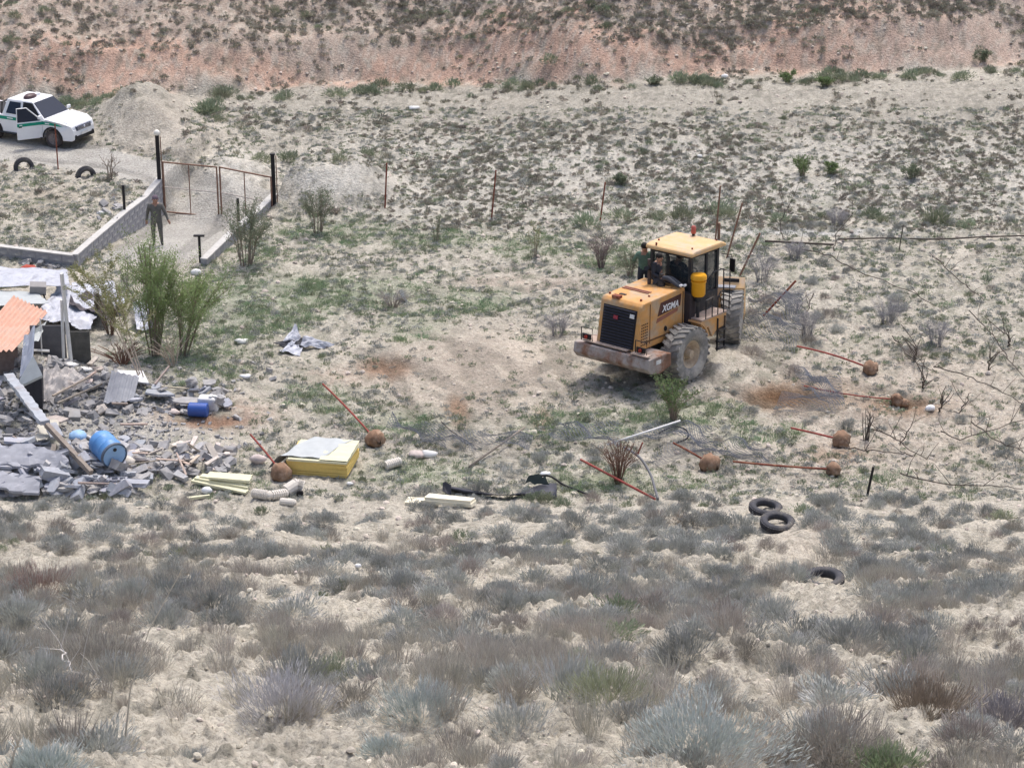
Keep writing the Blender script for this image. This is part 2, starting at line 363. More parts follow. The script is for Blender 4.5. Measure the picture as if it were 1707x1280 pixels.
    me.polygons.add(len(q)); me.polygons.foreach_set('loop_start', np.arange(0, q.size, 4, dtype=np.int32))
    me.update(calc_edges=True)
    me.polygons.foreach_set('use_smooth', np.ones(len(q), bool))
    at = me.color_attributes.new('soil', 'FLOAT_COLOR', 'POINT')
    at.data.foreach_set('color', np.concatenate([C.reshape(-1, 3), np.ones((len(co), 1))], 1).astype(np.float32).ravel())
    m = bpy.data.materials.new('soil'); m.use_nodes = True; n = m.node_tree.nodes; L = m.node_tree.links; b = n['Principled BSDF']
    b.inputs['Roughness'].default_value = .95; b.inputs['Specular IOR Level'].default_value = .15
    a = n.new('ShaderNodeAttribute'); a.attribute_name = 'soil'; tc = n.new('ShaderNodeTexCoord')
    nz = n.new('ShaderNodeTexNoise'); nz.inputs['Scale'].default_value = 9; nz.inputs['Detail'].default_value = 7; nz.inputs['Roughness'].default_value = .75; L.new(tc.outputs['Object'], nz.inputs['Vector'])
    mr = n.new('ShaderNodeMapRange'); mr.inputs[1].default_value = .32; mr.inputs[2].default_value = .68; mr.inputs[3].default_value = .68; mr.inputs[4].default_value = 1.27; L.new(nz.outputs[0], mr.inputs[0])
    mu = n.new('ShaderNodeVectorMath'); mu.operation = 'SCALE'; L.new(a.outputs['Color'], mu.inputs[0]); L.new(mr.outputs[0], mu.inputs['Scale']); L.new(mu.outputs[0], b.inputs['Base Color'])
    vo = n.new('ShaderNodeTexVoronoi'); vo.inputs['Scale'].default_value = 11; L.new(tc.outputs['Object'], vo.inputs['Vector'])
    ad = n.new('ShaderNodeMath'); ad.operation = 'SUBTRACT'; L.new(nz.outputs[0], ad.inputs[0]); L.new(vo.outputs['Distance'], ad.inputs[1])
    n3 = n.new('ShaderNodeTexNoise'); n3.inputs['Scale'].default_value = 26; n3.inputs['Detail'].default_value = 5; n3.inputs['Roughness'].default_value = .7; L.new(tc.outputs['Object'], n3.inputs['Vector'])
    v2 = n.new('ShaderNodeTexVoronoi'); v2.feature = 'DISTANCE_TO_EDGE'; v2.inputs['Scale'].default_value = 17; L.new(nz.outputs['Color'], v2.inputs['Vector']) if False else L.new(tc.outputs['Object'], v2.inputs['Vector'])
    r3 = n.new('ShaderNodeMapRange'); r3.inputs[1].default_value = .36; r3.inputs[2].default_value = .50; r3.inputs[3].default_value = .62; r3.inputs[4].default_value = 1.0; L.new(n3.outputs[0], r3.inputs[0])
    m3 = n.new('ShaderNodeVectorMath'); m3.operation = 'SCALE'; L.new(mu.outputs[0], m3.inputs[0]); L.new(r3.outputs[0], m3.inputs['Scale']); L.new(m3.outputs[0], b.inputs['Base Color'])
    a2 = n.new('ShaderNodeMath'); a2.operation = 'ADD'; ed = n.new('ShaderNodeMath'); ed.operation = 'MINIMUM'; ed.inputs[1].default_value = .25; L.new(v2.outputs['Distance'], ed.inputs[0])
    bp = n.new('ShaderNodeBump'); bp.inputs['Strength'].default_value = .8; bp.inputs['Distance'].default_value = .035; L.new(ad.outputs[0], a2.inputs[0]); L.new(n3.outputs[0], a2.inputs[1]); L.new(a2.outputs[0], bp.inputs['Height']); L.new(bp.outputs[0], b.inputs['Normal'])
    me.materials.append(m)
    o = bpy.data.objects.new('ground', me); COL.objects.link(o); tag(o, kind='structure')
build_ground()
# ------------------------------------------------------------------ palettes
YEL = mat('loader_yellow', (.60, .315, .11), .6, .13, 3.5, c2=(.48, .35, .23), c2amt=.55, c2scale=1.6, spec=.3)
YELR = mat('roof_yellow', (.66, .44, .22), .65, .1, 3, c2=(.55, .42, .30), c2amt=.5, c2scale=1.5)
CAN = mat('canister_yellow', (.75, .36, .02), .35, .05, 4)
DARK = mat('dark_paint', (.028, .03, .036), .5, .2, 5, c2=(.12, .10, .085), c2amt=.3)
BLK = mat('black_plastic', (.014, .014, .018), .45, .2, 5)
RUSTY = mat('weathered_steel', (.36, .32, .30), .8, .3, 3, bump=.01, c2=(.22, .12, .08), c2amt=.55)
GRILLE = mat('grille_blue_black', (.028, .03, .05), .5, .2, 6)
TYREM = mat('dusty_tyre', (.24, .235, .225), .9, .2, 4, c2=(.38, .36, .33), c2amt=.5, c2scale=2)
TYREB = mat('black_tyre', (.055, .056, .066), .8, .3, 6, c2=(.12, .11, .10), c2amt=.4)
RIM = mat('cream_rim', (.47, .38, .28), .7, .15, 5, c2=(.3, .22, .15), c2amt=.4)
DUSTP = mat('dusty_platform', (.42, .33, .28), .8, .2, 4)
MUD = mat('mud_blue_grey', (.23, .24, .27), .85, .2, 3)
WHITE = mat('white_paint', (.80, .81, .83), .35, .03, 3, spec=.5)
WHITED = mat('dull_white', (.70, .70, .69), .75, .1, 4)
GLASS = mat('tinted_glass', (.03, .04, .05), .06, .05, 2, spec=.6, alpha=.72)
GLASSC = mat('cab_glass', (.05, .065, .075), .08, .05, 2, spec=.5, alpha=.38)
RUST = mat('rusty_red_pipe', (.20, .055, .035), .8, .35, 9, c2=(.30, .13, .08), c2amt=.5)
REDP = mat('red_pipe', (.30, .06, .05), .7, .25, 9, c2=(.22, .09, .06), c2amt=.4)
GATEM = mat('gate_brown', (.24, .14, .10), .7, .25, 8)
FOOT = mat('earthy_concrete', (.24, .15, .10), .95, .3, 9, bump=.03, c2=(.36, .26, .19), c2amt=.5)
CONC = mat('grey_concrete', (.30, .30, .32), .92, .18, 6, bump=.012, c2=(.42, .41, .40), c2amt=.5)
CONCT = mat('pale_coping', (.50, .49, .47), .9, .15, 6, bump=.008)
RUB = mat('rubble_grey', (.39, .385, .39), .93, .2, 6, bump=.012, c2=(.42, .40, .38), c2amt=.4, objrand=.18)
RUBB = mat('rubble_bluegrey', (.36, .375, .42), .92, .15, 6, bump=.01, c2=(.30, .29, .30), c2amt=.35, objrand=.14)
RUBD = mat('rubble_dark', (.21, .215, .24), .93, .3, 7, bump=.012, c2=(.28, .28, .30), c2amt=.3, objrand=.4)
RUBP = mat('rubble_pinkish', (.54, .48, .44), .93, .2, 6, bump=.01, objrand=.2)
FOIL = mat('crumpled_foil', (.45, .47, .53), .55, .12, 7, bump=.02, metal=.15, c2=(.33, .34, .39), c2amt=.4, c2scale=3)
FOAMY = mat('yellow_foam', (.72, .54, .18), .85, .08, 12)
FOAMP = mat('pale_yellow_foam', (.66, .64, .46), .9, .06, 9)
GREYS = mat('grey_plastic_sheet', (.44, .47, .48), .5, .08, 4)
BLUE = mat('blue_plastic', (.09, .26, .58), .45, .12, 2.5, c2=(.22, .40, .62), c2amt=.5, spec=.4)
BLUEL = mat('faded_blue_plastic', (.30, .48, .72), .5, .1, 3)
BLUED = mat('deep_blue_plastic', (.03, .09, .36), .4, .1, 3, spec=.5)
SALM = mat('salmon_tin', (.56, .33, .25), .65, .12, 2.5, c2=(.52, .36, .29), c2amt=.5)
WOOD = mat('grey_wood', (.27, .23, .20), .9, .25, 9, objrand=.2)
WOODP = mat('bare_pale_wood', (.48, .40, .33), .9, .2, 9, objrand=.12)
TRUNK = mat('bark', (.26, .215, .17), .95, .25, 12, objrand=.15)
VINE = mat('dark_vine_wood', (.09, .075, .065), .95, .3, 12)
RIBB = mat('cream_ribbed_plastic', (.66, .62, .56), .7, .1, 9)
WIRE = mat('galvanised_wire', (.31, .325, .36), .6, .1, 6)
CLOTHB = mat('black_sheeting', (.03, .032, .042), .6, .3, 5, bump=.01)
SKIN = mat('skin', (.36, .21, .15), .6, .06, 9)
HAIR = mat('black_hair', (.012, .011, .011), .7, .2, 20)
CAMO = mat('khaki_cloth', (.14, .135, .125), .9, .2, 18, c2=(.09, .09, .08), c2amt=.5, c2scale=9)
NAVY = mat('dark_blue_cloth', (.030, .036, .050), .9, .2, 12)
GRNV = mat('green_vest_cloth', (.10, .17, .13), .9, .2, 12)
TRSR = mat('slate_trousers', (.055, .06, .075), .9, .2, 12)
GREENS = mat('green_stripe', (.0, .26, .17), .4, .05, 3)

# ------------------------------------------------------------------ people
def person(label, J, parts, origin, hair=HAIR, group=None):
    """J: joints in metres about the feet; one continuous skinned body. parts: (material, [joint names])"""
    names = list(J); idx = {k: i for i, k in enumerate(names)}
    E = [('pelvis', 'waist'), ('waist', 'chest'), ('chest', 'neck'), ('neck', 'head'), ('head', 'crown_top')]
    for s in 'lr':
        E += [('chest', 'shoulder_' + s), ('shoulder_' + s, 'elbow_' + s), ('elbow_' + s, 'wrist_' + s), ('wrist_' + s, 'palm_' + s),
              ('pelvis', 'hip_' + s), ('hip_' + s, 'knee_' + s), ('knee_' + s, 'ankle_' + s), ('ankle_' + s, 'toe_' + s)]
    rad = dict(pelvis=(.15, .11), waist=(.14, .10), chest=(.17, .115), neck=(.055, .055), head=(.082, .095), crown_top=(.062, .07), shoulder=(.07, .07), elbow=(.046, .046),
               wrist=(.03, .03), palm=(.036, .022), hip=(.09, .09), knee=(.062, .062), ankle=(.042, .042), toe=(.035, .03))
    vs = [J[k] for k in names]; es = [(idx[a], idx[b]) for a, b in E]; rr = [rad[k.split('_')[0] if k != 'crown_top' else k] for k in names]
    for s in 'lr':                                      # four fingers and a thumb on each palm
        pw = Vector(J['wrist_' + s]); pp = Vector(J['palm_' + s]); d = (pp - pw).normalized(); side = d.cross(Vector((0, 1, .2))).normalized()
        for k, (off, ln) in enumerate(((-.03, .065), (-.01, .08), (.01, .075), (.03, .058))):
            a = pp + d * .025 + side * off; b = a + d * ln * .55; c = b + d * ln * .4 + Vector((0, -.015, -.01))
            i0 = len(vs); vs += [tuple(a), tuple(b), tuple(c)]; rr += [(.010, .010), (.009, .009), (.008, .008)]; es += [(idx['palm_' + s], i0), (i0, i0 + 1), (i0 + 1, i0 + 2)]
        a = pw + d * .03 + side * -.035; b = a + d * .035 - side * .015
        i0 = len(vs); vs += [tuple(a), tuple(b)]; rr += [(.011, .011), (.009, .009)]; es += [(idx['wrist_' + s], i0), (i0, i0 + 1)]
    me = bpy.data.meshes.new('p'); me.from_pydata(vs, es, []); o = bpy.data.objects.new('p', me); COL.objects.link(o)
    o.modifiers.new('s', 'SKIN'); sv = me.skin_vertices[0].data
    for i, r in enumerate(rr): sv[i].radius = (r[0] * (1.28 if r[0] > .02 else 1.1), r[1] * (1.28 if r[0] > .02 else 1.1)); sv[i].use_root = (i == idx['pelvis'])
    o.modifiers.new('d', 'SUBSURF').levels = 2
    dg = bpy.context.evaluated_depsgraph_get(); m2 = bpy.data.meshes.new_from_object(o.evaluated_get(dg)); bpy.data.objects.remove(o)
    m2.name = 'body'; m2.materials.clear(); ms = [p[0] for p in parts]
    for m in ms: m2.materials.append(m)
    jm = {}
    for i, (_, js) in enumerate(parts):
        for j in js: jm[j] = i
    bones = [(Vector(J[a]), Vector(J[b]), a, b) for a, b in E]
    for p in m2.polygons:
        best = (9, 0)
        for a, b, na, nb in bones:
            ab = b - a; t = max(0, min(1, (p.center - a).dot(ab) / max(1e-6, ab.length_squared))); dd = (p.center - a - ab * t).length
            if dd < best[0]: best = (dd, jm[nb] if t > .35 or na == 'pelvis' else jm[na])
        p.material_index = best[1]; p.use_smooth = True
    t = thing('person', label, 'person', origin, 0, group)
    b = bpy.data.objects.new('body', m2); COL.objects.link(b); b.parent = t
    h = Vector(J['head']); c = Vector(J['crown_top']); f = Vector(J.get('_face', (0, -1, 0)))
    return t, h, c
def std_pose(**kw):
    J = dict(pelvis=(0, 0, .95), waist=(0, .01, 1.12), chest=(0, .01, 1.34), neck=(0, 0, 1.50), head=(0, -.01, 1.62), crown_top=(0, 0, 1.70),
             shoulder_l=(.19, 0, 1.42), elbow_l=(.25, .03, 1.14), wrist_l=(.27, -.03, .90), palm_l=(.27, -.04, .83),
             shoulder_r=(-.19, 0, 1.42), elbow_r=(-.25, .03, 1.14), wrist_r=(-.27, -.03, .90), palm_r=(-.27, -.04, .83),
             hip_l=(.10, 0, .90), knee_l=(.11, -.02, .49), ankle_l=(.11, .02, .09), toe_l=(.12, -.14, .04),
             hip_r=(-.10, 0, .90), knee_r=(-.11, -.02, .49), ankle_r=(-.11, .02, .09), toe_r=(-.12, -.14, .04))
    J.update(kw); return J
def head_bits(t, J, face=(0, -1, 0), cap=None):
    h = (Vector(J['head']) + Vector(J['crown_top'])) / 2; f = Vector(face).normalized(); s = f.cross(Vector((0, 0, 1))).normalized()
    b = B(); b.ball(h - f * .018 + Vector((0, 0, .028)), .108, 12, 8, .95); b.build('hair' if cap is None else 'cap', cap or HAIR, t, True)
    b = B(); b.cyl(h + f * .085 + Vector((0, 0, -.01)), h + f * .122 + Vector((0, 0, -.035)), .010, .017, 6); b.build('nose', SKIN, t, True)
    for q in (-1, 1):
        b = B(); b.ball(h + f * .092 + s * q * .034 + Vector((0, 0, -.005)), .012, 6, 4); b.build('eye', BLK, t, True)
        b = B(); b.ball(h + s * q * .092 - Vector((0, 0, .02)), .026, 6, 5); b.build('ear', SKIN, t, True)
    b = B(); b.box(h + f * .094 + Vector((0, 0, -.065)), (.045, .01, .01)); b.build('mouth', RUST, t)

# ------------------------------------------------------------------ wheel loader
def build_loader():
    psi = R(40); fwd = Vector((math.sin(psi), math.cos(psi), 0)); lef = Vector((-math.cos(psi), math.sin(psi), 0))
    c = P(1141, 634); o = c + lef * 1.12 + Vector((0, 0, -.02)); rz = R(90) - psi
    t = thing('wheel_loader', 'dusty yellow articulated wheel loader standing on the cleared ground', 'wheel loader', o, rz); ROT = Matrix.Rotation(R(-2.2), 4, 'X') @ Matrix.Rotation(rz, 4, 'Z'); t.rotation_euler = ROT.to_euler(); o = o + Vector((0, 0, .03)); t.location = o
    JX = 1.62; MF = Matrix.Translation((JX, 0, 0)) @ Matrix.Rotation(R(31), 4, 'Z') @ Matrix.Translation((-JX, 0, 0))
    def tr(b, M):
        b.v = [tuple(M @ Vector(p)) for p in b.v]; return b
    # wheels
    prof_t = [(.40, -.20), (.46, -.27), (.66, -.31), (.76, -.28), (.79, -.2), (.80, 0), (.79, .2), (.76, .28), (.66, .31), (.46, .27), (.40, .20)]
    for (x, y, fr) in ((0, -1.12, 0), (0, 1.12, 0), (3.24, -1.22, 1), (3.24, 1.22, 1)):
        M = Matrix.Translation((x, y, .81)) @ Matrix.Rotation(R(90) * (1 if y < 0 else -1), 4, 'X')
        if fr: M = MF @ M
        b = B(); b.lathe(prof_t, 40, M, closed=True)
        ty = smooth_sharp(b.build('tyre', TYREM, None), 50)
        wh = bpy.data.objects.new('wheel', ty.data); bpy.data.objects.remove(ty); COL.objects.link(wh); wh.parent = t; wh.data.name = 'wheel'
        lg = B()
        for k in range(24):
            for s in (-1, 1):
                a = 2 * math.pi * (k + .5 * (s > 0)) / 24
                Mk = M @ Matrix.Rotation(a, 4, 'Z') @ Matrix.Translation((.80, 0, .15 * s)) @ Matrix.Rotation(R(24 * s), 4, 'X')
                lg.box((0, 0, 0), (.05, .09, .34)); n = 8
                for i in range(len(lg.v) - n, len(lg.v)): lg.v[i] = tuple(Mk @ Vector(lg.v[i]))
        g = lg.build('tread', TYREM, wh)
        r = B(); r.lathe([(.0, .12), (.10, .14), (.13, .06), (.22, .05), (.30, .10), (.37, .20), (.415, .22), (.42, .17), (.41, -.2), (.0, -.2)], 28, M)
        smooth_sharp(r.build('rim', RIM, wh))
        hb = B(); hb.lathe([(0, .26), (.12, .25), (.14, .1), (.0, .1)], 16, M)
        for k in range(10):
            a = 2 * math.pi * k / 10; hb.cyl(M @ Vector((.19 * math.cos(a), .19 * math.sin(a), .04)), M @ Vector((.19 * math.cos(a), .19 * math.sin(a), .09)), .018, n=6)
        hb.build('hub', RIM, wh)
    # rear counterweight / bumper
    b = B(); b.prism([(-2.12, .88), (-2.06, 1.17), (-1.25, 1.17), (-1.0, 1.12), (-1.0, .74), (-1.5, .62), (-1.95, .70)], -1.36, 1.36)
    b.build('counterweight', RUSTY, t, bevel=.03)
    b = B(); b.box((-1.98, -1.0, 1.24), (.20, .6, .035)); b.box((-1.75, .3, 1.24), (.5, 1.6, .03)); b.build('counterweight_tread', DUSTP, t)
    for s in (-1, 1):
        b = B(); b.tube([(-1.95, s * .78, 1.22), (-1.95, s * .78, 1.62), (-1.95, s * 1.18, 1.62), (-1.95, s * 1.18, 1.22)], .018); b.box((-1.95, s * .98, 1.36), (.05, .3, .16)); b.build('lamp_guard', BLK, t)
        b = B(); b.cyl((-1.99, s * .98, 1.36), (-2.02, s * .98, 1.36), .055); b.build('tail_lamp', mat('lamp_red', (.3, .03, .02), .3), t)
    b = B(); b.box((-1.62, -1.363, 1.0), (.22, .012, .12)); b.build('bumper_plate', WHITED, t)
    # engine hood
    hp = [(-1.84, 1.18), (-1.62, 2.18), (-1.52, 2.25), (.42, 2.30), (.46, 2.24), (.46, 1.22)]
    b = B(); b.prism(hp, -.73, .73); hood = b.build('engine_hood', YEL, t, bevel=.035)
    b = B(); b.prism([(-1.2, .8), (-1.2, 1.22), (1.3, 1.22), (1.3, .8)], -.55, .55); b.build('rear_frame', DARK, t)
    # grille on the sloping rear face
    Mg = Matrix.Translation((-1.745, 0, 1.66)) @ Matrix.Rotation(-math.atan2(.22, 1.0), 4, 'Y').inverted()
    nrm = Vector((-1.0, 0, .22)).normalized(); upv = Vector((.22, 0, 1.0)).normalized(); c0 = Vector((-1.735, 0, 1.66))
    def gp(y, a, out): return c0 + upv * a + nrm * out + Vector((0, y, 0))
    b = B(); q = [gp(-.60, -.44, .012), gp(.60, -.44, .012), gp(.60, .44, .012), gp(-.60, .44, .012)]
    b.add(q + [p - nrm * .05 for p in q], [(0, 3, 2, 1), (4, 5, 6, 7), (0, 1, 5, 4), (1, 2, 6, 5), (2, 3, 7, 6), (3, 0, 4, 7)]); gr = b.build('grille', BLK, t)
    me = None
    for k in range(13):
        a = -.40 + .80 * k / 12
        if me is None:
            s = B(); s.box((0, 0, 0), (.022, 1.12, .038), (0, R(-35), 0)); so = s.build('slat', GRILLE, gr); me = so.data
        else: so = bpy.data.objects.new('slat', me); COL.objects.link(so); so.parent = gr
        so.location = gp(0, a, .03)
    b = B(); b.box(gp(.10, .20, .055), (.02, .15, .085), (0, math.atan(.22), 0)); b.build('badge', mat('badge_red', (.30, .04, .06), .5), gr)
    b = B(); b.box(gp(-.47, .30, .055), (.02, .15, .09), (0, math.atan(.22), 0)); b.build('sticker', WHITED, gr)
    # hood details
    b = B(); b.box((-1.50, .25, 2.275), (.16, .26, .07)); b.build('hood_latch', RUST, t)
    b = B(); b.box((-1.18, .28, 2.262), (.10, .22, .02)); b.build('hood_vent', BLK, t)
    for x in (-.72, -.60):
        b = B(); b.box((x, .18, 2.285), (.06, .95, .012)); b.build('hood_marking', mat('marking_brown', (.30, .13, .09), .7), t)
    for x, y in ((-1.35, -.5), (-.9, -.45), (.1, -.5), (-1.35, .62)):
        b = B(); b.cyl((x, y, 2.25), (x, y, 2.295), .035, n=8); b.build('bolt', RUST, t)
    b = B(); b.cyl((.03, .25, 2.28), (.03, .25, 2.75), .055, n=12); b.cyl((.03, .25, 2.7), (.0, .25, 3.25), .045, n=12); b.build('exhaust_pipe', mat('exhaust_brown', (.075, .06, .06), .7, .2, 9), t)
    b = B(); b.cyl((-.005, .25, 2.88), (-.12, .25, 2.92), .08, .085, n=14); b.build('exhaust_outlet', BLK, t)
    b = B(); b.cyl((.10, -.13, 2.28), (.10, -.13, 2.52), .13, .09, n=14); b.cyl((.10, -.13, 2.52), (.10, -.13, 2.74), .07, .07, n=12); b.build('intake_stack', DARK, t)
    # side details: seam, lettering panel, perforations, cap
    b = B(); b.box((.36, -.735, 1.74), (.04, .012, .94)); b.build('panel_seam', mat('seam_brown', (.14, .08, .04), .8), t)
    b = B(); b.box((-1.22, -.735, 1.74), (.022, .012, .9)); b.build('panel_seam', mat('seam_brown', (.14, .08, .04), .8), t)
    pl = B(); pl.prism([(-.86, 1.84), (-.72, 2.13), (.27, 2.17), (.22, 1.91)], -.742, -.734); pl = pl.build('lettering_panel', mat('decal_dark', (.08, .035, .03), .6, .3, 9), t)
    def text(s, size, loc, m, parent, rotz=0, ext=.004, name='lettering'):
        cu = bpy.data.curves.new(name, 'FONT'); cu.body = s; cu.size = size; cu.extrude = ext; cu.shear = .25
        cu.offset = .006
        to = bpy.data.objects.new(name, cu); COL.objects.link(to); dg = bpy.context.evaluated_depsgraph_get(); mm = bpy.data.meshes.new_from_object(to.evaluated_get(dg)); bpy.data.objects.remove(to)
        oo = bpy.data.objects.new(name, mm); COL.objects.link(oo); mm.materials.clear(); mm.materials.append(m); oo.parent = parent; oo.location = loc; oo.rotation_euler = (R(90), 0, rotz); return oo
    text('XGMA', .27, (-.66, -.747, 1.91), WHITE, pl)
    b = B(); b.prism([(-.92, 1.70), (-.88, 1.80), (.12, 1.875), (.10, 1.80)], -.742, -.734); b.build('model_marking', mat('marking_brown', (.30, .13, .09), .7), t)
    me = None
    for i in range(4):
        for j in range(8):
            if me is None: b = B(); b.box((0, 0, 0), (.045, .012, .035)); so = b.build('louvre', mat('louvre_brown', (.10, .06, .035), .8), t); me = so.data
            else: so = bpy.data.objects.new('louvre', me); COL.objects.link(so); so.parent = t
            so.location = (-1.62 + i * .085 + j * .004, -.736, 1.32 + j * .065)
    b = B(); b.cyl((-.48, -.725, 1.50), (-.48, -.76, 1.50), .06, n=12); b.build('filler_cap', BLK, t)
    b = B(); b.box((-.55, -.74, 1.36), (1.75, .02, .03)); b.build('side_strip', mat('seam_brown', (.14, .08, .04), .8), t)
    # rear fenders
    for s in (-1, 1):
        pts = [(.92 * math.cos(a), .81 + .92 * math.sin(a)) for a in [R(20 + 10 * k) for k in range(5)]]
        pts2 = [(.98 * math.cos(a), .81 + .98 * math.sin(a)) for a in [R(60 - 10 * k) for k in range(5)]]
        b = B(); b.prism(pts + pts2, s * .86, s * 1.32); b.build('rear_fender', YEL, t)
    # platforms, steps and tank
    b = B(); b.prism([(.55, .92), (.55, 1.42), (1.80, 1.42), (1.80, 1.15), (1.35, 1.12), (1.12, 1.0), (.9, 1.25), (.7, 1.22)], -1.28, -.6); b.build('side_box', YEL, t, bevel=.02)
    for s in (-1, 1):
        b = B(); b.box((1.18, s * 1.04, 1.44), (1.28, .52, .035)); b.build('platform', DUSTP, t)
    b = B(); b.prism([(.55, .92), (.55, 1.42), (1.95, 1.42), (1.95, 1.15), (1.0, .92)], .6, 1.34); b.build('side_box', YEL, t, bevel=.02)
    b = B(); b.box((.62, -.66, 1.72), (.26, .5, .82)); b.build('hydraulic_tank', mat('purple_grey_metal', (.055, .045, .05), .7, .2, 5), t, bevel=.03)
    b = B()
    for z in (.62, .85, 1.10): b.box((1.52, -1.30, z), (.36, .14, .03))
    for x in (1.34, 1.70): b.box((x, -1.30, .96), (.03, .05, .80))
    b.build('ladder', DARK, t)
    # guard rails on the right platform
    b = B()
    b.tube([(.70, -1.32, 1.46), (.70, -1.32, 2.02), (1.02, -1.32, 2.05), (1.02, -1.32, 1.46)], .02)
    b.tube([(1.30, -1.32, 1.46), (1.30, -1.32, 2.0), (1.42, -1.32, 2.12), (1.55, -1.32, 2.12), (1.6, -1.32, 1.46)], .02)
    b.tube([(.70, -1.32, 1.75), (1.02, -1.32, 1.78)], .016)
    b.build('guard_rail', DARK, t)
    b = B(); b.tube([(1.05, .0 - .95, 2.2), (1.5, -.98, 2.62), (2.0, -1.0, 2.62), (2.03, -1.0, 1.9)], .02); b.tube([(1.97, -1.25, 1.46), (1.97, -1.25, 2.6), (1.97, -.9, 2.6)], .022); b.build('guard_rail', DARK, t)
    # air cleaner with yellow bowl
    ac = B(); ac.lathe([(0, 2.10), (.17, 2.10), (.205, 2.16), (.205, 2.50), (.225, 2.51), (.225, 2.55), (.19, 2.555), (.20, 2.58), (.235, 2.60), (.235, 2.70), (.20, 2.745), (0, 2.75)], 26, Matrix.Translation((.72, -1.02, 0)))
    aco = smooth_sharp(ac.build('air_cleaner', CAN, t)); b = B(); b.lathe([(.0, 1.95), (.11, 1.95), (.13, 2.1), (.0, 2.1)], 16, Matrix.Translation((.72, -1.02, 0))); b.cyl((.72, -1.02, 1.46), (.72, -1.02, 1.96), .05); b.build('cleaner_stand', DARK, aco)
    # cab
    cab = thing('cab', None, None); cab.parent = t; del_keys = [k for k in ('label', 'category') if k in cab]
    x0, x1, yw, z0, z1 = .50, 1.90, .74, 1.46, 3.40
    b = B(); b.box(((x0 + x1) / 2, 0, z0 + .34), (x1 - x0, 2 * yw, .68)); b.build('lower_shell', DARK, cab, bevel=.03)
    b = B()
    for x in (x0 + .05, x1 - .05):
        for s in (-1, 1): b.box((x, s * (yw - .05), (z0 + .68 + z1) / 2), (.10, .10, z1 - z0 - .68))
    for s in (-1, 1): b.box((1.30, s * (yw - .04), (z0 + .68 + z1) / 2), (.08, .07, z1 - z0 - .68))
    b.box(((x0 + x1) / 2, 0, z1 - .03), (x1 - x0, 2 * yw, .10)); b.box((x0 + .045, .1, 2.7), (.05, .06, 1.1)); b.build('pillars', DARK, cab)
    for nm, c_, d_ in (('rear_window', (x0 + .03, .0, 2.78), (.012, 1.30, .98)), ('windscreen', (x1 - .03, 0, 2.70), (.012, 1.30, 1.10))):
        b = B(); b.box(c_, d_); b.build(nm, GLASSC, cab)
    for s in (-1, 1):
        b = B(); b.box((.93, s * (yw - .03), 2.74), (.62, .012, 1.08)); b.build('side_window', GLASSC, cab)
        b = B(); b.box((1.62, s * (yw - .03), 2.74), (.52, .012, 1.08)); b.build('side_window', GLASSC, cab)
    b = B(); b.prism([(x0 - .18, z1 + .02), (x0 - .17, z1 + .14), (x0 + .05, z1 + .19), (x1 - .1, z1 + .20), (x1 + .14, z1 + .12), (x1 + .17, z1 + .02)], -.90, .80); b.build('cab_roof', YELR, t, bevel=.06)
    for x, y in ((x0 - .1, .45), (.62, -.68), (x1 - .1, -.7), (.75, .62)):
        b = B(); b.cyl((x, y, z1 + .16), (x, y, z1 + .235), .028, n=8); b.build('roof_bolt', RUST, t)
    b = B(); b.cyl((1.78, .12, z1 + .18), (1.78, .12, z1 + .27), .045, n=8); b.build('beacon_base', BLK, t)
    b = B(); b.lathe([(0, 0), (.075, 0), (.078, .06), (.07, .2), (.03, .24), (0, .24)], 14, Matrix.Translation((1.78, .12, z1 + .27))); b.build('beacon', mat('beacon_red', (.40, .10, .08), .4), t, True)
    b = B(); b.tube([(1.9, -.82, 3.2), (1.98, -1.12, 3.2), (2.0, -1.14, 3.08)], .015); b.box((2.02, -1.14, 2.88), (.05, .17, .40)); b.build('mirror', BLK, t)
    b = B(); b.box((.98, .05, 2.25), (.50, .52, .16)); b.box((.76, .05, 2.62), (.14, .50, .66), (0, R(-8), 0)); b.build('seat', BLK, cab, bevel=.04)
    b = B(); b.lathe([(.17, -.015), (.2, 0), (.17, .015)], 20, Matrix.Translation((1.62, .05, 2.52)) @ Matrix.Rotation(R(-35), 4, 'Y'), closed=True); b.cyl((1.62, .05, 2.52), (1.75, .05, 2.15), .03); b.build('steering_wheel', BLK, cab)
    b = B(); b.box((1.82, .05, 2.25), (.2, 1.2, .35)); b.build('dashboard', BLK, cab)
    # front frame, boom and bucket (turned to the left at the joint)
    b = B(); tr(b.box((2.5, 0, .95), (1.7, 1.0, .55)), MF); b.build('front_frame', DARK, t)
    b = B()
    for s in (-1, 1): b.prism([(2.0, 1.0), (2.1, 1.95), (2.45, 2.0), (3.0, 1.15), (3.0, .9)], s * .42 - .04, s * .42 + .04)
    tr(b, MF); b.build('boom_tower', YEL, t)
    b = B()
    for s in (-1, 1): b.prism([(2.15, 1.72), (2.3, 1.98), (3.3, 1.75), (4.35, .85), (4.3, .62), (4.1, .62), (3.15, 1.42)], s * .50 - .04, s * .50 + .04)
    tr(b, MF); b.build('lift_arms', YEL, t)
    b = B(); b.prism([(2.6, 1.9), (2.75, 2.15), (3.6, 1.9), (3.75, 1.6), (3.6, 1.55)], -.07, .07); tr(b, MF); b.build('tilt_lever', YEL, t)
    b = B(); b.cyl(MF @ Vector((2.3, .0, 1.6)), MF @ Vector((3.1, 0, 1.95)), .08); b.build('tilt_cylinder', DARK, t)
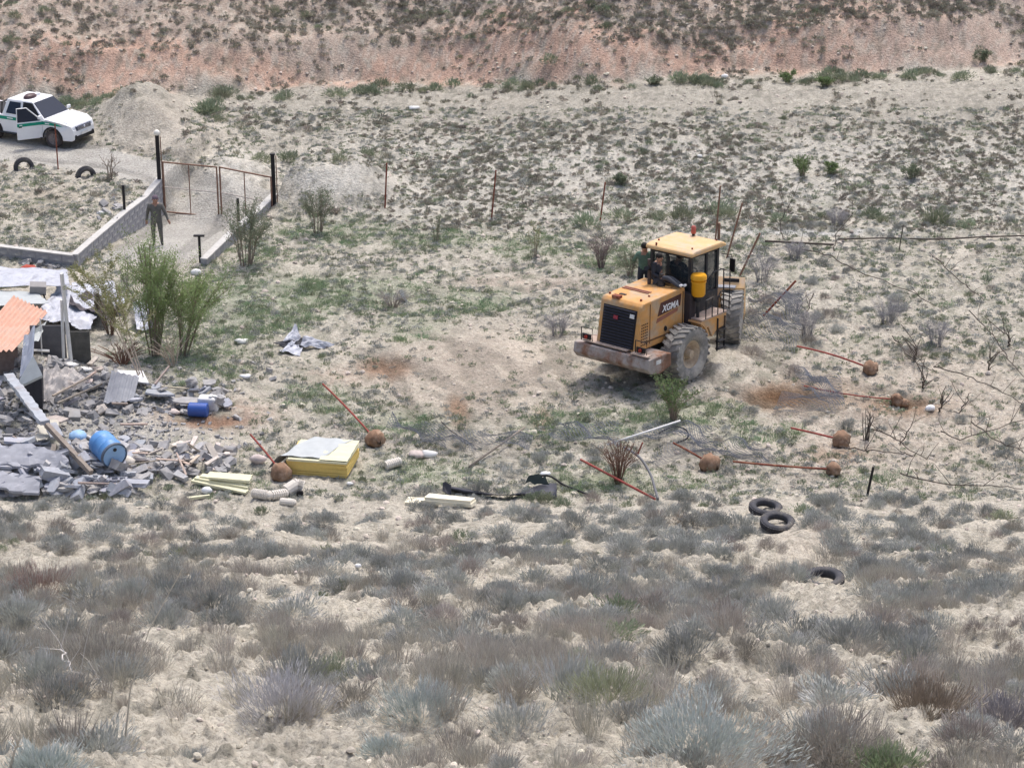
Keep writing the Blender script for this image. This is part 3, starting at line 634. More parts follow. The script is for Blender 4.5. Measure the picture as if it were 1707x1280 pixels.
    for s in (-1, 1):
        b = B(); pts = [(3.24 + .93 * math.cos(a), .81 + .93 * math.sin(a)) for a in [R(60 + 12 * k) for k in range(4)]]; pts2 = [(3.24 + .97 * math.cos(a), .81 + .97 * math.sin(a)) for a in [R(96 - 12 * k) for k in range(4)]]
        b.prism(pts + pts2, s * .62, s * 1.30); tr(b, MF); b.build('front_fender', MUD, t)
    b = B(); bk = [(4.22, .45), (4.12, .9), (4.18, 1.45), (4.42, 1.72), (4.50, 1.70), (4.26, 1.42), (4.20, .9), (4.32, .52), (5.25, .36), (5.25, .30), (4.4, .38)]
    b.prism(bk, -1.52, 1.52); 
    for s in (-1, 1): b.prism([(4.22, .45), (4.12, .9), (4.18, 1.45), (4.42, 1.70), (4.95, 1.1), (5.25, .33)], s * 1.50 - .02, s * 1.50 + .02)
    tr(b, MF); b.build('bucket', YELR, t)
    b = B(); b.box((4.33, -1.1, 1.62), (.05, .5, .16)); tr(b, MF); b.build('bucket_plate', DARK, t)
    b = B(); b.tube([MF @ Vector((2.1, -.62, 1.4)), MF @ Vector((2.35, -.9, 1.75)), MF @ Vector((2.45, -.98, 1.3)), MF @ Vector((2.2, -.8, 1.0))], .022); b.build('hydraulic_hose', BLK, t)
    b = B(); b.tube([MF @ Vector((2.55, -.7, 1.55)), MF @ Vector((2.55, -.7, 2.35))], .02); b.ball(MF @ Vector((2.55, -.7, 2.4)), .06); b.build('front_lamp', DUSTP, t)
    b = B(); b.cyl((1.2, -.35, .75), MF @ Vector((2.1, -.5, .8)), .07); b.box((1.5, 0, .85), (.3, .35, .6)); b.build('steering_joint', DARK, t)
    # the hood and the platform side stand higher than the axle-level frame
    HOODN = {'engine_hood', 'grille', 'slat', 'badge', 'sticker', 'hood_latch', 'hood_vent', 'hood_marking', 'bolt', 'exhaust_pipe', 'exhaust_outlet', 'intake_stack', 'panel_seam', 'lettering_panel', 'lettering', 'model_marking', 'louvre', 'filler_cap', 'side_strip', 'hydraulic_tank'}
    PLATN = {'platform', 'side_box', 'guard_rail', 'ladder', 'air_cleaner', 'cleaner_stand'}
    def lift(ob):
        nm_ = ob.name.split('.')[0]; tab = ([1.2, 2.3, 3.3], [0, .34, .12]) if nm_ in HOODN else (([.9, 1.44, 3], [0, .24, .26]) if nm_ in PLATN else None)
        if tab and ob.type == 'MESH':
            if ob.location.length > .01: ob.location.z += float(np.interp(ob.location.z, *tab))
            else:
                for v_ in ob.data.vertices: v_.co.z += float(np.interp(v_.co.z, *tab))
        for c_ in list(ob.children): lift(c_)
    for c_ in list(t.children): lift(c_)
    for c_ in t.children:
        if c_.name.split('.')[0] in ('cab', 'cab_roof', 'roof_bolt', 'beacon', 'beacon_base', 'mirror'): c_.location += Vector((.16, -.04, .09))
    # people on the machine
    Mw = Matrix.Translation(o) @ ROT
    pl_ = Mw @ Vector((.80, 1.02, 1.80)); b = B(); b.box((.80, 1.06, 1.76), (.6, .5, .05)); b.box((.80, .86, 1.6), (.5, .08, .3)); b.build('step', DARK, t)
    J = std_pose(elbow_r=(-.30, .12, 1.18), wrist_r=(-.22, .30, 1.25), palm_r=(-.20, .36, 1.27), elbow_l=(.30, .12, 1.16), wrist_l=(.30, .28, 1.05), palm_l=(.30, .34, 1.04), toe_l=(.12, .14, .04), toe_r=(-.12, .14, .04))
    p, h, cc = person('person in a green vest and dark trousers standing beside the loader cab', J, [(NAVY, ['pelvis', 'hip_l', 'hip_r', 'knee_l', 'knee_r', 'ankle_l', 'ankle_r']), (GRNV, ['waist', 'chest', 'shoulder_l', 'shoulder_r', 'elbow_l', 'elbow_r', 'wrist_l', 'wrist_r']),
        (SKIN, ['neck', 'head', 'crown_top', 'palm_l', 'palm_r']), (BLK, ['toe_l', 'toe_r'])], pl_)
    head_bits(p, J, (0.3, 1, 0))
    # seated: local frame of the machine expressed in world axes
    q = Mw @ Vector((1.10, .02, .18)); rotm = Matrix.Rotation(rz, 3, 'Z')
    def L(x, y, z): return tuple(rotm @ Vector((x, y, z)))
    J = dict(pelvis=L(0, 0, 2.44), waist=L(-.02, 0, 2.60), chest=L(.0, -.02, 2.82), neck=L(.03, -.02, 2.97), head=L(.05, -.03, 3.08), crown_top=L(.05, -.03, 3.16),
             shoulder_l=L(.0, .20, 2.88), elbow_l=L(.18, .28, 2.68), wrist_l=L(.40, .22, 2.70), palm_l=L(.47, .20, 2.71), shoulder_r=L(.0, -.22, 2.88), elbow_r=L(.18, -.28, 2.66), wrist_r=L(.40, -.14, 2.68), palm_r=L(.47, -.12, 2.70),
             hip_l=L(.05, .11, 2.42), knee_l=L(.46, .13, 2.44), ankle_l=L(.50, .13, 2.06), toe_l=L(.62, .13, 2.03), hip_r=L(.05, -.11, 2.42), knee_r=L(.46, -.13, 2.44), ankle_r=L(.50, -.13, 2.06), toe_r=L(.62, -.13, 2.03))
    p, h, cc = person('person in dark clothes seated at the wheel inside the loader cab', J, [(NAVY, ['pelvis', 'waist', 'chest', 'shoulder_l', 'shoulder_r', 'elbow_l', 'elbow_r', 'wrist_l', 'wrist_r', 'hip_l', 'hip_r', 'knee_l', 'knee_r', 'ankle_l', 'ankle_r']), (SKIN, ['neck', 'head', 'crown_top', 'palm_l', 'palm_r']), (BLK, ['toe_l', 'toe_r'])], q)
    head_bits(p, J, L(1, 0, 0))
    # someone sitting at the back of the cab on the hood edge, one leg stretched to the platform side
    q = Mw @ Vector((.30, .18, .36))
    J = dict(pelvis=L(0, .05, 2.40), waist=L(.03, .03, 2.56), chest=L(.04, .0, 2.78), neck=L(.03, -.03, 2.92), head=L(.02, -.06, 3.03), crown_top=L(.02, -.06, 3.11),
             shoulder_l=L(.17, .04, 2.84), elbow_l=L(.22, .05, 2.60), wrist_l=L(.12, -.10, 2.50), palm_l=L(.08, -.16, 2.50), shoulder_r=L(-.15, .0, 2.84), elbow_r=L(-.22, -.02, 2.60), wrist_r=L(-.14, -.20, 2.54), palm_r=L(-.12, -.26, 2.53),
             hip_l=L(.08, -.02, 2.38), knee_l=L(.06, -.48, 2.50), ankle_l=L(.03, -.92, 2.36), toe_l=L(.02, -1.04, 2.44), hip_r=L(-.09, -.02, 2.38), knee_r=L(-.12, -.44, 2.56), ankle_r=L(-.08, -.86, 2.37), toe_r=L(-.08, -.98, 2.45))
    p, h, cc = person('person in slate trousers and white shoes sitting on the rear ledge of the loader cab', J, [(NAVY, ['waist', 'chest', 'shoulder_l', 'shoulder_r', 'elbow_l', 'elbow_r', 'wrist_l', 'wrist_r']), (TRSR, ['pelvis', 'hip_l', 'hip_r', 'knee_l', 'knee_r', 'ankle_l', 'ankle_r']),
        (SKIN, ['neck', 'head', 'crown_top', 'palm_l', 'palm_r']), (WHITE, ['toe_l', 'toe_r'])], q)
    head_bits(p, J, L(0, -1, 0))
build_loader()

# ------------------------------------------------------------------ pickup truck
def build_pickup():
    a = R(-27); front_axle = P(95, 247); fwd = Vector((math.cos(a), math.sin(a), 0)); rgt = Vector((math.sin(a), -math.cos(a), 0))
    o = front_axle - fwd * 1.55 - rgt * .80
    t = thing('pickup_truck', 'white double cab pickup truck with a green stripe and its front door open', 'pickup truck', (o.x, o.y, front_axle.z - .01), a); t.scale = (.915, .915, .915)
    def arc(cx, r, a0, a1, n=9): return [(cx + r * math.cos(R(a0 + (a1 - a0) * k / n)), .40 + r * math.sin(R(a0 + (a1 - a0) * k / n))) for k in range(n + 1)]
    prof = [(-2.78, .55), (-2.78, 1.14), (-1.12, 1.14), (1.10, 1.14), (1.25, 1.19), (2.05, 1.10), (2.38, .98), (2.48, .78), (2.50, .42), (2.40, .34)] + arc(1.55, .50, -5, 185) + [(1.0, .36), (-1.0, .36)] + arc(-1.55, .50, -5, 185) + [(-2.1, .42)]
    def nose(b):
        b.v = [(p[0], p[1] * (1 - .24 * max(0, min(1, (p[0] - 1.95) / .55)) ** 1.3), p[2]) for p in b.v]; return b
    b = B(); b.prism(prof, -.93, .93); nose(b).build('body', WHITE, t, bevel=.09).modifiers['bevel'].segments = 4
    b = B(); b.prism([(.95, 1.16), (1.2, 1.20), (2.10, 1.12), (2.36, 1.0)], -.78, .78); nose(b).build('bonnet', WHITE, t, bevel=.04)
    b = B(); b.box((-1.95, 0, 1.13), (1.45, 1.55, .03)); b.build('load_bed', BLK, t)
    # cabin
    zb, zt = 1.13, 1.80
    bs = [(-1.08, -.90), (1.18, -.90), (1.18, .90), (-1.08, .90)]; tp = [(-.88, -.70), (.42, -.68), (.42, .68), (-.88, .70)]
    b = B(); b.add([(x, y, zb) for x, y in bs] + [(x, y, zt) for x, y in tp], [(3, 2, 1, 0), (4, 5, 6, 7), (0, 1, 5, 4), (1, 2, 6, 5), (2, 3, 7, 6), (3, 0, 4, 7)]); b.build('cabin', WHITE, t, bevel=.05)
    def side(x, z, s, out=.0):       # a point on the cabin's side wall
        k = (z - zb) / (zt - zb); y = .90 - .21 * k; return Vector((x, s * (y + out), z))
    def pane(nm, q, m, off, par=t, th=.01):
        q = [Vector(p) for p in q]; n = (q[1] - q[0]).cross(q[2] - q[0]).normalized() * (1 if off > 0 else -1); q1 = [p + n * abs(off) for p in q]; q0 = [p - n * th for p in q]; k = len(q)
        b = B(); b.add(q1 + q0, [tuple(range(k)), tuple(range(2 * k - 1, k - 1, -1))] + [(i, i + k, (i + 1) % k + k, (i + 1) % k) for i in range(k)]); return b.build(nm, m, par)
    DG = mat('car_window', (.02, .028, .05), .2, .05, 3, spec=.25)
    for s in (-1, 1):
        pane('rear_side_window', [side(-.86, 1.22, s), side(-.12, 1.20, s), side(-.16, 1.70, s), side(-.72, 1.70, s)], DG, .012 * (1 if s < 0 else -1))
    pane('front_side_window', [side(-.02, 1.2, 1), side(.98, 1.2, 1), side(.42, 1.70, 1), side(-.02, 1.70, 1)], DG, -.012)
    pane('doorway_shade', [side(-.02, 1.15, -1), side(1.02, 1.15, -1), side(.44, 1.74, -1), side(-.02, 1.74, -1)], BLK, .012)  # black pane paints the shade inside the open cabin
    b = B(); b.box((.50, -.925, .78), (.98, .03, .70)); b.build('door_well_shade', BLK, t)  # black slab paints the shade in the lower doorway
    b = B(); b.box((.25, -.60, 1.30), (.12, .45, .5)); b.build('seat', DARK, t)
    def ws(y, k): return Vector((lerp(1.18, .42, k), y * lerp(.84, .64, k), lerp(zb, zt, k)))
    pane('windscreen', [ws(-1, .10), ws(1, .10), ws(1, .92), ws(-1, .92)], DG, .014)
    # open front door (hinged at the wing)
    d = thing('door', None, None); d.parent = t; d.location = (1.03, -.93, 0); d.rotation_euler = (0, 0, R(52))
    dp = [(0, .40), (-1.06, .40), (-1.07, 1.13), (0, 1.14)]
    b = B(); b.prism(dp, -.045, .045); b.build('door_panel', WHITE, d, bevel=.02)
    b = B(); b.tube([(-1.05, 0, 1.12), (-1.02, 0, 1.74), (-.62, 0, 1.74), (0, 0, 1.15)], .028); b.build('window_frame', WHITE, d)
    pane('door_glass', [(-1.02, 0, 1.14), (-.06, 0, 1.14), (-.62, 0, 1.71), (-1.0, 0, 1.71)], DG, .006, d)
    b = B(); b.box((-.53, -.052, 1.03), (1.05, .008, .13)); b.build('green_stripe', GREENS, d)
    b = B(); b.box((-.93, -.06, .95), (.14, .03, .035)); b.build('door_handle', BLK, d)
    b = B(); b.box((-.90, -.058, 1.03), (.12, .008, .04)); b.build('stripe_marking', WHITE, d)
    # stripes along the flanks
    for s in (-1, 1):
        b = B(); b.box((-1.40, s * .936, 1.02), (2.72, .012, .135)); b.build('green_stripe', GREENS, t)
        b = B(); b.prism([(1.05, .96), (1.05, 1.10), (1.75, 1.07), (2.12, .98)], s * .936 - .006, s * .936 + .006); b.build('green_stripe', GREENS, t)
        b = B(); b.box((-.62, s * .945, 1.03), (.30, .008, .045)); b.box((1.32, s * .945, 1.03), (.22, .008, .045)); b.build('stripe_marking', WHITE, t)
        b = B(); b.box((-.05, s * .98, .40), (2.2, .14, .05)); b.build('side_step', DARK, t, bevel=.015)
        b = B(); b.prism([(2.12, .86), (2.18, 1.0), (2.38, .96), (2.47, .84)], s * .72 - .16, s * .72 + .13); nose(b).build('headlight', mat('headlight', (.42, .45, .50), .15, .05, 5), t, bevel=.02)
        b = B(); b.cyl((2.46, s * .58, .52), (2.515, s * .58, .52), .07, n=12); b.build('fog_lamp', DARK, t)
        b = B(); b.box((-.10, s * .94, 1.0), (.14, .03, .03)); b.build('door_handle', BLK, t)
        b = B(); b.box((.98, s * 1.03 if s > 0 else -.99, 1.27), (.10, .20, .15)); b.build('wing_mirror', WHITE, t, bevel=.03)
    b = B(); b.box((2.46, 0, .84), (.08, 1.0, .20)); gr = b.build('grille', mat('chrome_dark', (.10, .11, .16), .25, .1, 6, metal=.7), t, bevel=.02)
    for z in (.79, .85, .90):
        b = B(); b.box((2.505, 0, z), (.02, .9, .018)); b.build('slat', mat('chrome', (.6, .62, .68), .2, .05, 6, metal=.9), gr)
    b = B(); b.ball((2.51, 0, .85), .055); b.build('badge', mat('chrome', (.6, .62, .68), .2), gr)
    b = B(); b.box((2.50, 0, .46), (.06, 1.3, .14)); b.build('bumper_intake', BLK, t); b = B(); b.box((2.535, 0, .60), (.012, .46, .11)); b.build('number_plate', WHITED, t)
    for x in (1.55, -1.55):
        for s in (-1, 1):
            M = Matrix.Translation((x, s * .80, .385)) @ Matrix.Rotation(R(90) * (1 if s < 0 else -1), 4, 'X')
            b = B(); b.lathe([(.24, -.12), (.35, -.135), (.385, -.09), (.39, 0), (.385, .09), (.35, .135), (.24, .12)], 28, M, closed=True); wh = smooth_sharp(b.build('wheel', TYREB if 0 else mat('dusty_road_tyre', (.075, .065, .065), .9, .25, 8), t), 60)
            b = B(); b.lathe([(0, .10), (.05, .11), (.07, .07), (.20, .08), (.245, .12), (.25, -.1), (0, -.1)], 22, M); rm = b.build('rim', mat('grey_rim', (.22, .19, .19), .5, .1, 8), wh)
            b = B()
            for k in range(6):
                b.box((0, 0, 0), (.05, .20, .03)); A = M @ Matrix.Rotation(R(60 * k), 4, 'Z') @ Matrix.Translation((0, .14, .10))
                for i in range(len(b.v) - 8, len(b.v)): b.v[i] = tuple(A @ Vector(b.v[i]))
            b.build('spoke', mat('grey_rim', (.22, .19, .19), .5), rm)
            b = B(); b.prism(arc(x, .505, 0, 180) + arc(x, .45, 180, 0), s * .935 - .02, s * .935 + .012); b.build('wheel_arch', BLK, t)
    b = B(); b.lathe([(0, 0), (.26, 0), (.28, .05), (.20, .13), (0, .15)], 18, Matrix.Translation((-.12, -.12, zt)) @ Matrix.Diagonal((.8, 1.3, 1, 1))); b.build('roof_siren', mat('siren', (.09, .055, .06), .4), t, True)
    b = B(); b.box((-.12, .30, zt + .05), (.22, .30, .10)); b.build('roof_siren', WHITE, t, bevel=.02)
    b = B(); b.tube([(-1.15, -.8, 1.14), (-1.15, -.72, 1.62), (-1.15, .72, 1.62), (-1.15, .8, 1.14)], .035); b.build('roll_bar', BLK, t)
build_pickup()

# ------------------------------------------------------------------ walls, gate, posts
def on_line(A, Bp, cols):
    """wall points on the ground line A-Bp under photo columns u, with the photo row of the wall's top there"""
    out = []
    for u, vt in cols:
        lo, hi = -.2, 1.2
        f = lambda k: project(A[0] + (Bp[0] - A[0]) * k, A[1] + (Bp[1] - A[1]) * k, -.4)[0] - u
        for _ in range(40):
            m_ = (lo + hi) / 2
            if (f(lo) < 0) == (f(m_) < 0): lo = m_
            else: hi = m_
        out.append((np.array([A[0] + (Bp[0] - A[0]) * lo, A[1] + (Bp[1] - A[1]) * lo]), vt))
    return out
def wall_px(name, label, pts, thick=.22, mats=(CONC, CONCT), closer=None, sides=1):
    """pts: (u, v of the foot, v of the top, z of the foot)"""
    xy = [p for p, vt in pts]; zt = [ztop(p, vt) for p, vt in pts]; side_ = .35 * sides
    zs = [float(min(H(np.array([p[0] + .4]), np.array([p[1] - .2]))[0], H(np.array([p[0] - .4]), np.array([p[1] - .2]))[0])) for p in xy]; zt = [max(a, b_ + .3) for a, b_ in zip(zt, zs)]
    t = thing(name, label, 'wall', (xy[0][0], xy[0][1], zs[0])); t['kind'] = 'thing'; o = Vector(t.location)
    n = len(xy); nrm = []
    for i in range(n):
        a = Vector(xy[max(i - 1, 0)]); b_ = Vector(xy[min(i + 1, n - 1)]); d = (b_ - a).normalized(); nrm.append(Vector((d.y, -d.x)))
    def strip(za, zb, th, off=0.0):
        b = B(); vs = []
        for i in range(n):
            for s, zq in ((-1, 0), (1, 0), (1, 1), (-1, 1)):
                p = Vector(xy[i]) + nrm[i] * (s * th / 2 + off); vs.append((p.x - o.x, p.y - o.y, (za[i] if zq == 0 else zb[i]) - o.z))
        fs = [tuple(i * 4 + k for k in (q, (q + 1) % 4)) + tuple((i + 1) * 4 + k for k in ((q + 1) % 4, q)) for i in range(n - 1) for q in range(4)]
        fs += [(3, 2, 1, 0), tuple((n - 1) * 4 + k for k in (0, 1, 2, 3))]
        return b.add(vs, fs)
    strip([z - .5 for z in zs], [z - .04 for z in zt], thick).build('masonry', mats[0], t)
    strip([z - .04 for z in zt], zt, thick + .03).build('coping', mats[1], t)
    # courses of blocks on the visible face: joints between proud blocks
    me = None
    for i in range(n - 1):
        a = Vector(xy[i]); b2 = Vector(xy[i + 1]); ln = (b2 - a).length; d = (b2 - a) / ln; ang = math.atan2(d.y, d.x); nb = max(1, int(ln / .45))
        for k in range(nb):
            f = (k + .5) / nb; zf = zs[i] + (zs[i + 1] - zs[i]) * f; zq = zt[i] + (zt[i + 1] - zt[i]) * f
            rows = int((zq - .05 - zf + .12) / .21)
            for r_ in range(rows):
                p = a + (b2 - a) * f + d * (.1 if r_ % 2 else -.1)
                if me is None:
                    bb = B(); bb.box((0, 0, 0), (.436, .012, .202), jit=.003); so = bb.build('block', mats[0], t); me = so.data
                else: so = bpy.data.objects.new('block', me); COL.objects.link(so); so.parent = t
                q = p + Vector((d.y, -d.x)) * (thick / 2 + .006) * sides
                so.location = (q.x - o.x, q.y - o.y, zq - .05 - .105 - r_ * .21 - o.z); so.rotation_euler = (0, 0, ang)
    return t
wall_px('block_wall', 'grey block wall along the drive with pale coping, running from the gate to the corner', on_line(WA, WC, [(269, 296), (243, 327), (210, 352), (176, 381), (150, 403), (126, 424)]), sides=-1)
wall_px('block_wall', 'low grey block wall with a pale top edge behind the collapsed shed', on_line(WC, WD, [(125, 424), (60, 416), (-55, 402)]), thick=.2, sides=-1)
wall_px('block_wall', 'low grey wall on the shrub side of the drive below the gate post', on_line(WR, WE, [(459, 322), (431, 349), (400, 374), (370, 403), (341, 434)]), sides=1)

def post(u, vb, vt, r=.03, m=RUST, du=0.0, label='', name='fence_post', group='fence posts', sides=6, dy=0.0, extra=None, cat='post'):
    g = P(u, vb); s = pxm(g); top = Vector((g.x + du / s, g.y + dy, 0)); top.z = ztop((top.x, top.y), vt)
    b = B(); b.cyl((0, 0, -.3), top - g, r, n=sides)
    if extra: 
        t = thing(name, label, cat, g, 0, group); b.build('pole', m, t); extra(t, top - g); return t
    o = b.build(name, m); o.location = g; tag(o, label, cat, group); return o
# gate posts
def gatepost(p, v_top, z, label, capm=None):
    zt = ztop(p, v_top); t = thing('gate_post', label, 'gate post', (p[0], p[1], z))
    b = B(); b.box((0, 0, (zt - z) / 2 - .2), (.13, .13, zt - z + .4)); b.build('post', BLK, t)
    b = B(); b.box((.11, .02, (zt - z) / 2), (.03, .06, (zt - z) * .96)); b.build('hinge_strip', GATEM, t)
    if capm: b = B(); b.ball((0, 0, zt - z + .10), .11, 12, 8); b.build('globe_lamp', capm, t, True)
    else: b = B(); b.box((0, 0, zt - z + .02), (.17, .17, .04)); b.build('cap', BLK, t)
GA = fp(269, 357, -.8); GB = fp(459, 382, -.8)
gatepost(GA, 226, -.8, 'tall black gate post topped with a white globe', mat('globe_white', (.82, .8, .74), .4)); gatepost(GB, 258, -.8, 'tall black gate post beside the low wall without a globe')
def gate_leaf(pa, pb, label):
    pa = Vector(pa); pb = Vector(pb); d = pb - pa; L_ = d.length; t = thing('gate_leaf', label, 'gate', (pa.x, pa.y, -.76), math.atan2(d.y, d.x), 'rusty gate leaves')
    hgt = 1.92
    for nm, p0, p1 in (('top_rail', (0, 0, hgt), (L_, 0, hgt)), ('bottom_rail', (0, 0, .05), (L_, 0, .05)), ('middle_rail', (0, 0, .98), (L_, 0, .98)), ('stile', (0, 0, 0), (0, 0, hgt)), ('stile', (L_, 0, 0), (L_, 0, hgt)), ('bar', (L_ * .48, 0, 0), (L_ * .48, 0, hgt))):
        thin = nm in ('bar', 'middle_rail'); b = B(); w_ = .045 if not thin else .028
        a, c = Vector(p0), Vector(p1); mid = (a + c) / 2; dd = c - a
        b.box(mid, (abs(dd.x) + w_, w_, abs(dd.z) + w_)); b.build(nm, mat('middle_rail_pale', (.5, .44, .40), .7) if nm == 'middle_rail' else GATEM, t)
gate_leaf(fp(276, 357, -.8), fp(365, 366, -.8), 'rust brown tubular gate leaf hung on the post with the globe')
gate_leaf(fp(370, 366, -.8), fp(455, 384, -.8), 'rust brown tubular gate leaf hung on the plain black post')
# fence line and loose posts
post(641, 346, 272, du=5, label='thin rusty fence post standing past the pale mound', dy=.1)
post(818, 367, 284, du=9, label='thin rusty fence post above the cleared field, second from the gate')
post(999, 368, 304, du=9, label='thin rusty fence post between the field sapling and the loader')
post(1192, 398, 310, du=6, r=.032, label='thin dark post rising just behind the loader roof', m=GATEM)
post(1198, 400, 372, r=.05, label='short thick stake behind the loader roof', m=GATEM)
post(1208, 430, 339, du=26, r=.032, label='dark leaning post beside the loader mirror', m=GATEM)
post(1226, 462, 389, du=38, r=.035, label='dark post leaning steeply beyond the loader bucket', m=GATEM)
post(1258, 528, 468, du=66, r=.035, label='red brown post tilted low beside the loader bucket', m=RUST)
post(97, 283, 207, r=.025, label='thin rusty pole in front of the pickup wheel', m=RUST)
post(208, 356, 309, r=.05, label='short black post standing behind the drive wall', m=BLK, name='short_post')
post(398, 372, 331, r=.05, label='short black post behind the dense sapling', m=BLK, name='short_post')
post(334, 438, 394, r=.045, label='short black post with a flat T-shaped top beside the drive', m=BLK, name='short_post',
     extra=lambda t, tp: (lambda b: b.build('top_plate', BLK, t))(B().box(tp + Vector((0, 0, .02)), (.36, .12, .05))))
post(1497, 420, 375, du=6, r=.018, label='thin grey stick standing on the scrubby slope', m=VINE, name='stick', group='standing sticks')
post(1443, 826, 778, du=10, r=.035, label='charred black stake in the scrub above the tyres', m=BLK, name='stake', group='standing sticks')

# fallen posts with their concrete footings
def footed(ut, vt, uf, vf, label, ht=.3, m=REDP, r=.028, fr=.25):
    f = P(uf, vf + fr * 25, 0); top = P(ut, vt, ht); s0 = f + Vector((0, 0, fr * .72))
    t = thing('fallen_post', label, 'fallen post', f, 0, 'uprooted fence posts with concrete feet')
    b = B(); k_ = rnd.uniform(-.07, .07); b.tube([(s0 - f).lerp(top - f, q_ / 5) + Vector((0, 0, k_ * math.sin(q_ / 5 * 3.14))) for q_ in range(6)], r, 7); b.build('pipe', m, t)
    d = (s0 - top).normalized(); M = Matrix.Translation(s0 - f + d * .05) @ d.to_track_quat('Z', 'Y').to_matrix().to_4x4()
    b = B(); pr = [(0, -fr * .95), (fr * .55, -fr * .9), (fr * .92, -fr * .5), (fr * 1.02, 0), (fr * .98, fr * .45), (fr * .7, fr * .8), (0, fr * .95)]
    b.lathe(pr, 14, M); b.v = [tuple(Vector(p) + Vector((rnd.uniform(-1, 1), rnd.uniform(-1, 1), rnd.uniform(-1, 1))) * .04) for p in b.v]; b.v = [(p[0], p[1], p[2] - .12 * fr * (rnd.random() < .3)) for p in b.v]
    b.build('footing', FOOT, t, True)
footed(538, 640, 624, 734, 'red post lying with a muddy concrete foot, behind the yellow panels', ht=.9)
footed(417, 724, 468, 790, 'short red pole ending in a round brown concrete ball beside the yellow panels', ht=.75, fr=.27)
footed(1328, 577, 1448, 616, 'red post and small concrete foot lying beyond the brown pit', ht=.5, fr=.22)
footed(1318, 713, 1399, 736, 'red post with a squat concrete foot just below the brown pit', ht=.45, fr=.24)
footed(1122, 738, 1180, 775, 'rusty post with an egg-shaped concrete foot near the green sapling', ht=.5, m=RUST, fr=.26)
footed(1222, 769, 1386, 785, 'long dull red post with a broken concrete foot lying above the tyres', ht=.3, m=RUST, fr=.19)
footed(1340, 643, 1492, 668, 'thin red post lying across the brown pit', ht=.4, m=REDP, r=.02, fr=.17)
def pole(name, u0, v0, h0, u1, v1, h1, r, m, label, cat, sag=0.0, seg=1, group=None, r1=None):
    a = P(u0, v0, h0); c = P(u1, v1, h1); pts = []
    for k in range(seg + 1): f = k / seg; q = a.lerp(c, f) - a; q.z -= sag * 4 * f * (1 - f); pts.append(q)
    b = B(); b.tube(pts, r, 7, r1=r1); o = b.build(name, m, smooth=True); o.location = a; tag(o, label, cat, group); return o
pole('red_pole', 968, 766, .35, 1092, 832, .06, .032, REDP, 'long red pole lying through the dead brown bush', 'pole')
pole('red_stake', 1071, 738, .65, 1062, 760, .1, .022, REDP, 'short red stake leaning behind the dead brown bush', 'stake')
pole('dark_rod', 1275, 402, .25, 1390, 408, .12, .035, VINE, 'straight dark rod lying on the scrub behind the loader', 'rod')
pole('grey_pole', 875, 712, .35, 782, 778, .05, .03, WOOD, 'thin grey pole lying aslant in the middle of the field', 'pole')
pole('white_pipe', 1134, 701, .55, 1012, 741, .25, .028, WHITED, 'dull white pipe lying aslant above the dead bush', 'pipe', seg=2)
def curve_px(name, pts, r, m, label, cat, group=None, n=6, r1=None):
    Q = [P(u, v, h) for u, v, h in pts]; o = Q[0]; out = []
    for i in range(len(Q) - 1):
        p0, p1, p2, p3 = Q[max(i - 1, 0)], Q[i], Q[i + 1], Q[min(i + 2, len(Q) - 1)]
        for k in range(4):
            t = k / 4; out.append(.5 * ((2 * p1) + (p2 - p0) * t + (2 * p0 - 5 * p1 + 4 * p2 - p3) * t * t + (3 * p1 - p0 - 3 * p2 + p3) * t ** 3) - o)
    out.append(Q[-1] - o); b = B(); b.tube(out, r, n, r1=r1); ob = b.build(name, m, smooth=True); ob.location = o; return tag(ob, label, cat, group)
curve_px('bent_pipe', [(1040, 745, .35), (1066, 762, .45), (1084, 790, .4), (1092, 815, .2), (1097, 832, .04)], .036, mat('grey_pipe', (.13, .135, .15), .5), 'bent grey pipe arching down beside the long red pole', 'pipe')
curve_px('hose_loop', [(1098, 722, .1), (1122, 711, .3), (1143, 716, .35), (1146, 730, .2), (1128, 738, .05)], .022, BLK, 'loop of black hose beside the white pipe', 'hose')
curve_px('black_hose', [(880, 800, .1), (912, 792, .2), (940, 808, .08), (965, 818, .05), (984, 826, .04)], .03, BLK, 'black hose curling beside the black plastic strip', 'hose')
curve_px('terrace_edge_line', [(1398, 399, .12), (1480, 397, .08), (1560, 399, .12), (1640, 395, .1), (1722, 393, .1)], .028, VINE, 'thin dark line added for the terrace edge along the scrub slope to the frame edge', 'hose')  # thin tube added to draw the darker edge of the terrace
curve_px('wire_strand', [(735, 702, .5), (752, 718, .3), (770, 730, .1), (790, 742, .08)], .012, VINE, 'loose dark wire beside the fallen mesh', 'wire')

# tyres
def tyre(u, v, R0, W, label, m=TYREB, rot=(0, 0, 0), h=0, group='discarded tyres'):
    g = P(u, v, h); b = B()
    b.lathe([(R0 * .60, -W * .32), (R0 * .65, -W * .46), (R0 * .86, -W * .5), (R0 * .97, -W * .38), (R0, 0), (R0 * .97, W * .38), (R0 * .86, W * .5), (R0 * .65, W * .46), (R0 * .60, W * .32)], 36, None, closed=True)
    t = thing('tyre', label, 'tyre', g + Vector((0, 0, W * .45)), 0, group, rot=rot); smooth_sharp(b.build('casing', m, t), 60)
    b = B()
    for k in range(36):
        a = 2 * math.pi * k / 36
        for z in (-.25, 0, .25): b.box((R0 * math.cos(a) * 1.0, R0 * math.sin(a) * 1.0, z * W), (.03, R0 * .13, W * .18), (0, 0, a))
    b.build('tread', m, t); return t
tyre(1276, 852, .40, .19, 'dark tyre lying on the slope, touching and above another', rot=(R(4), R(4), 0))
tyre(1296, 876, .40, .18, 'dark tyre lying on bare pale soil, lower of the touching pair', rot=(R(8), R(3), 0))
tyre(1372, 974, .34, .18, 'lone dark tyre sunk in grey scrub on the near slope', rot=(R(5), R(-4), 0), h=-.01)
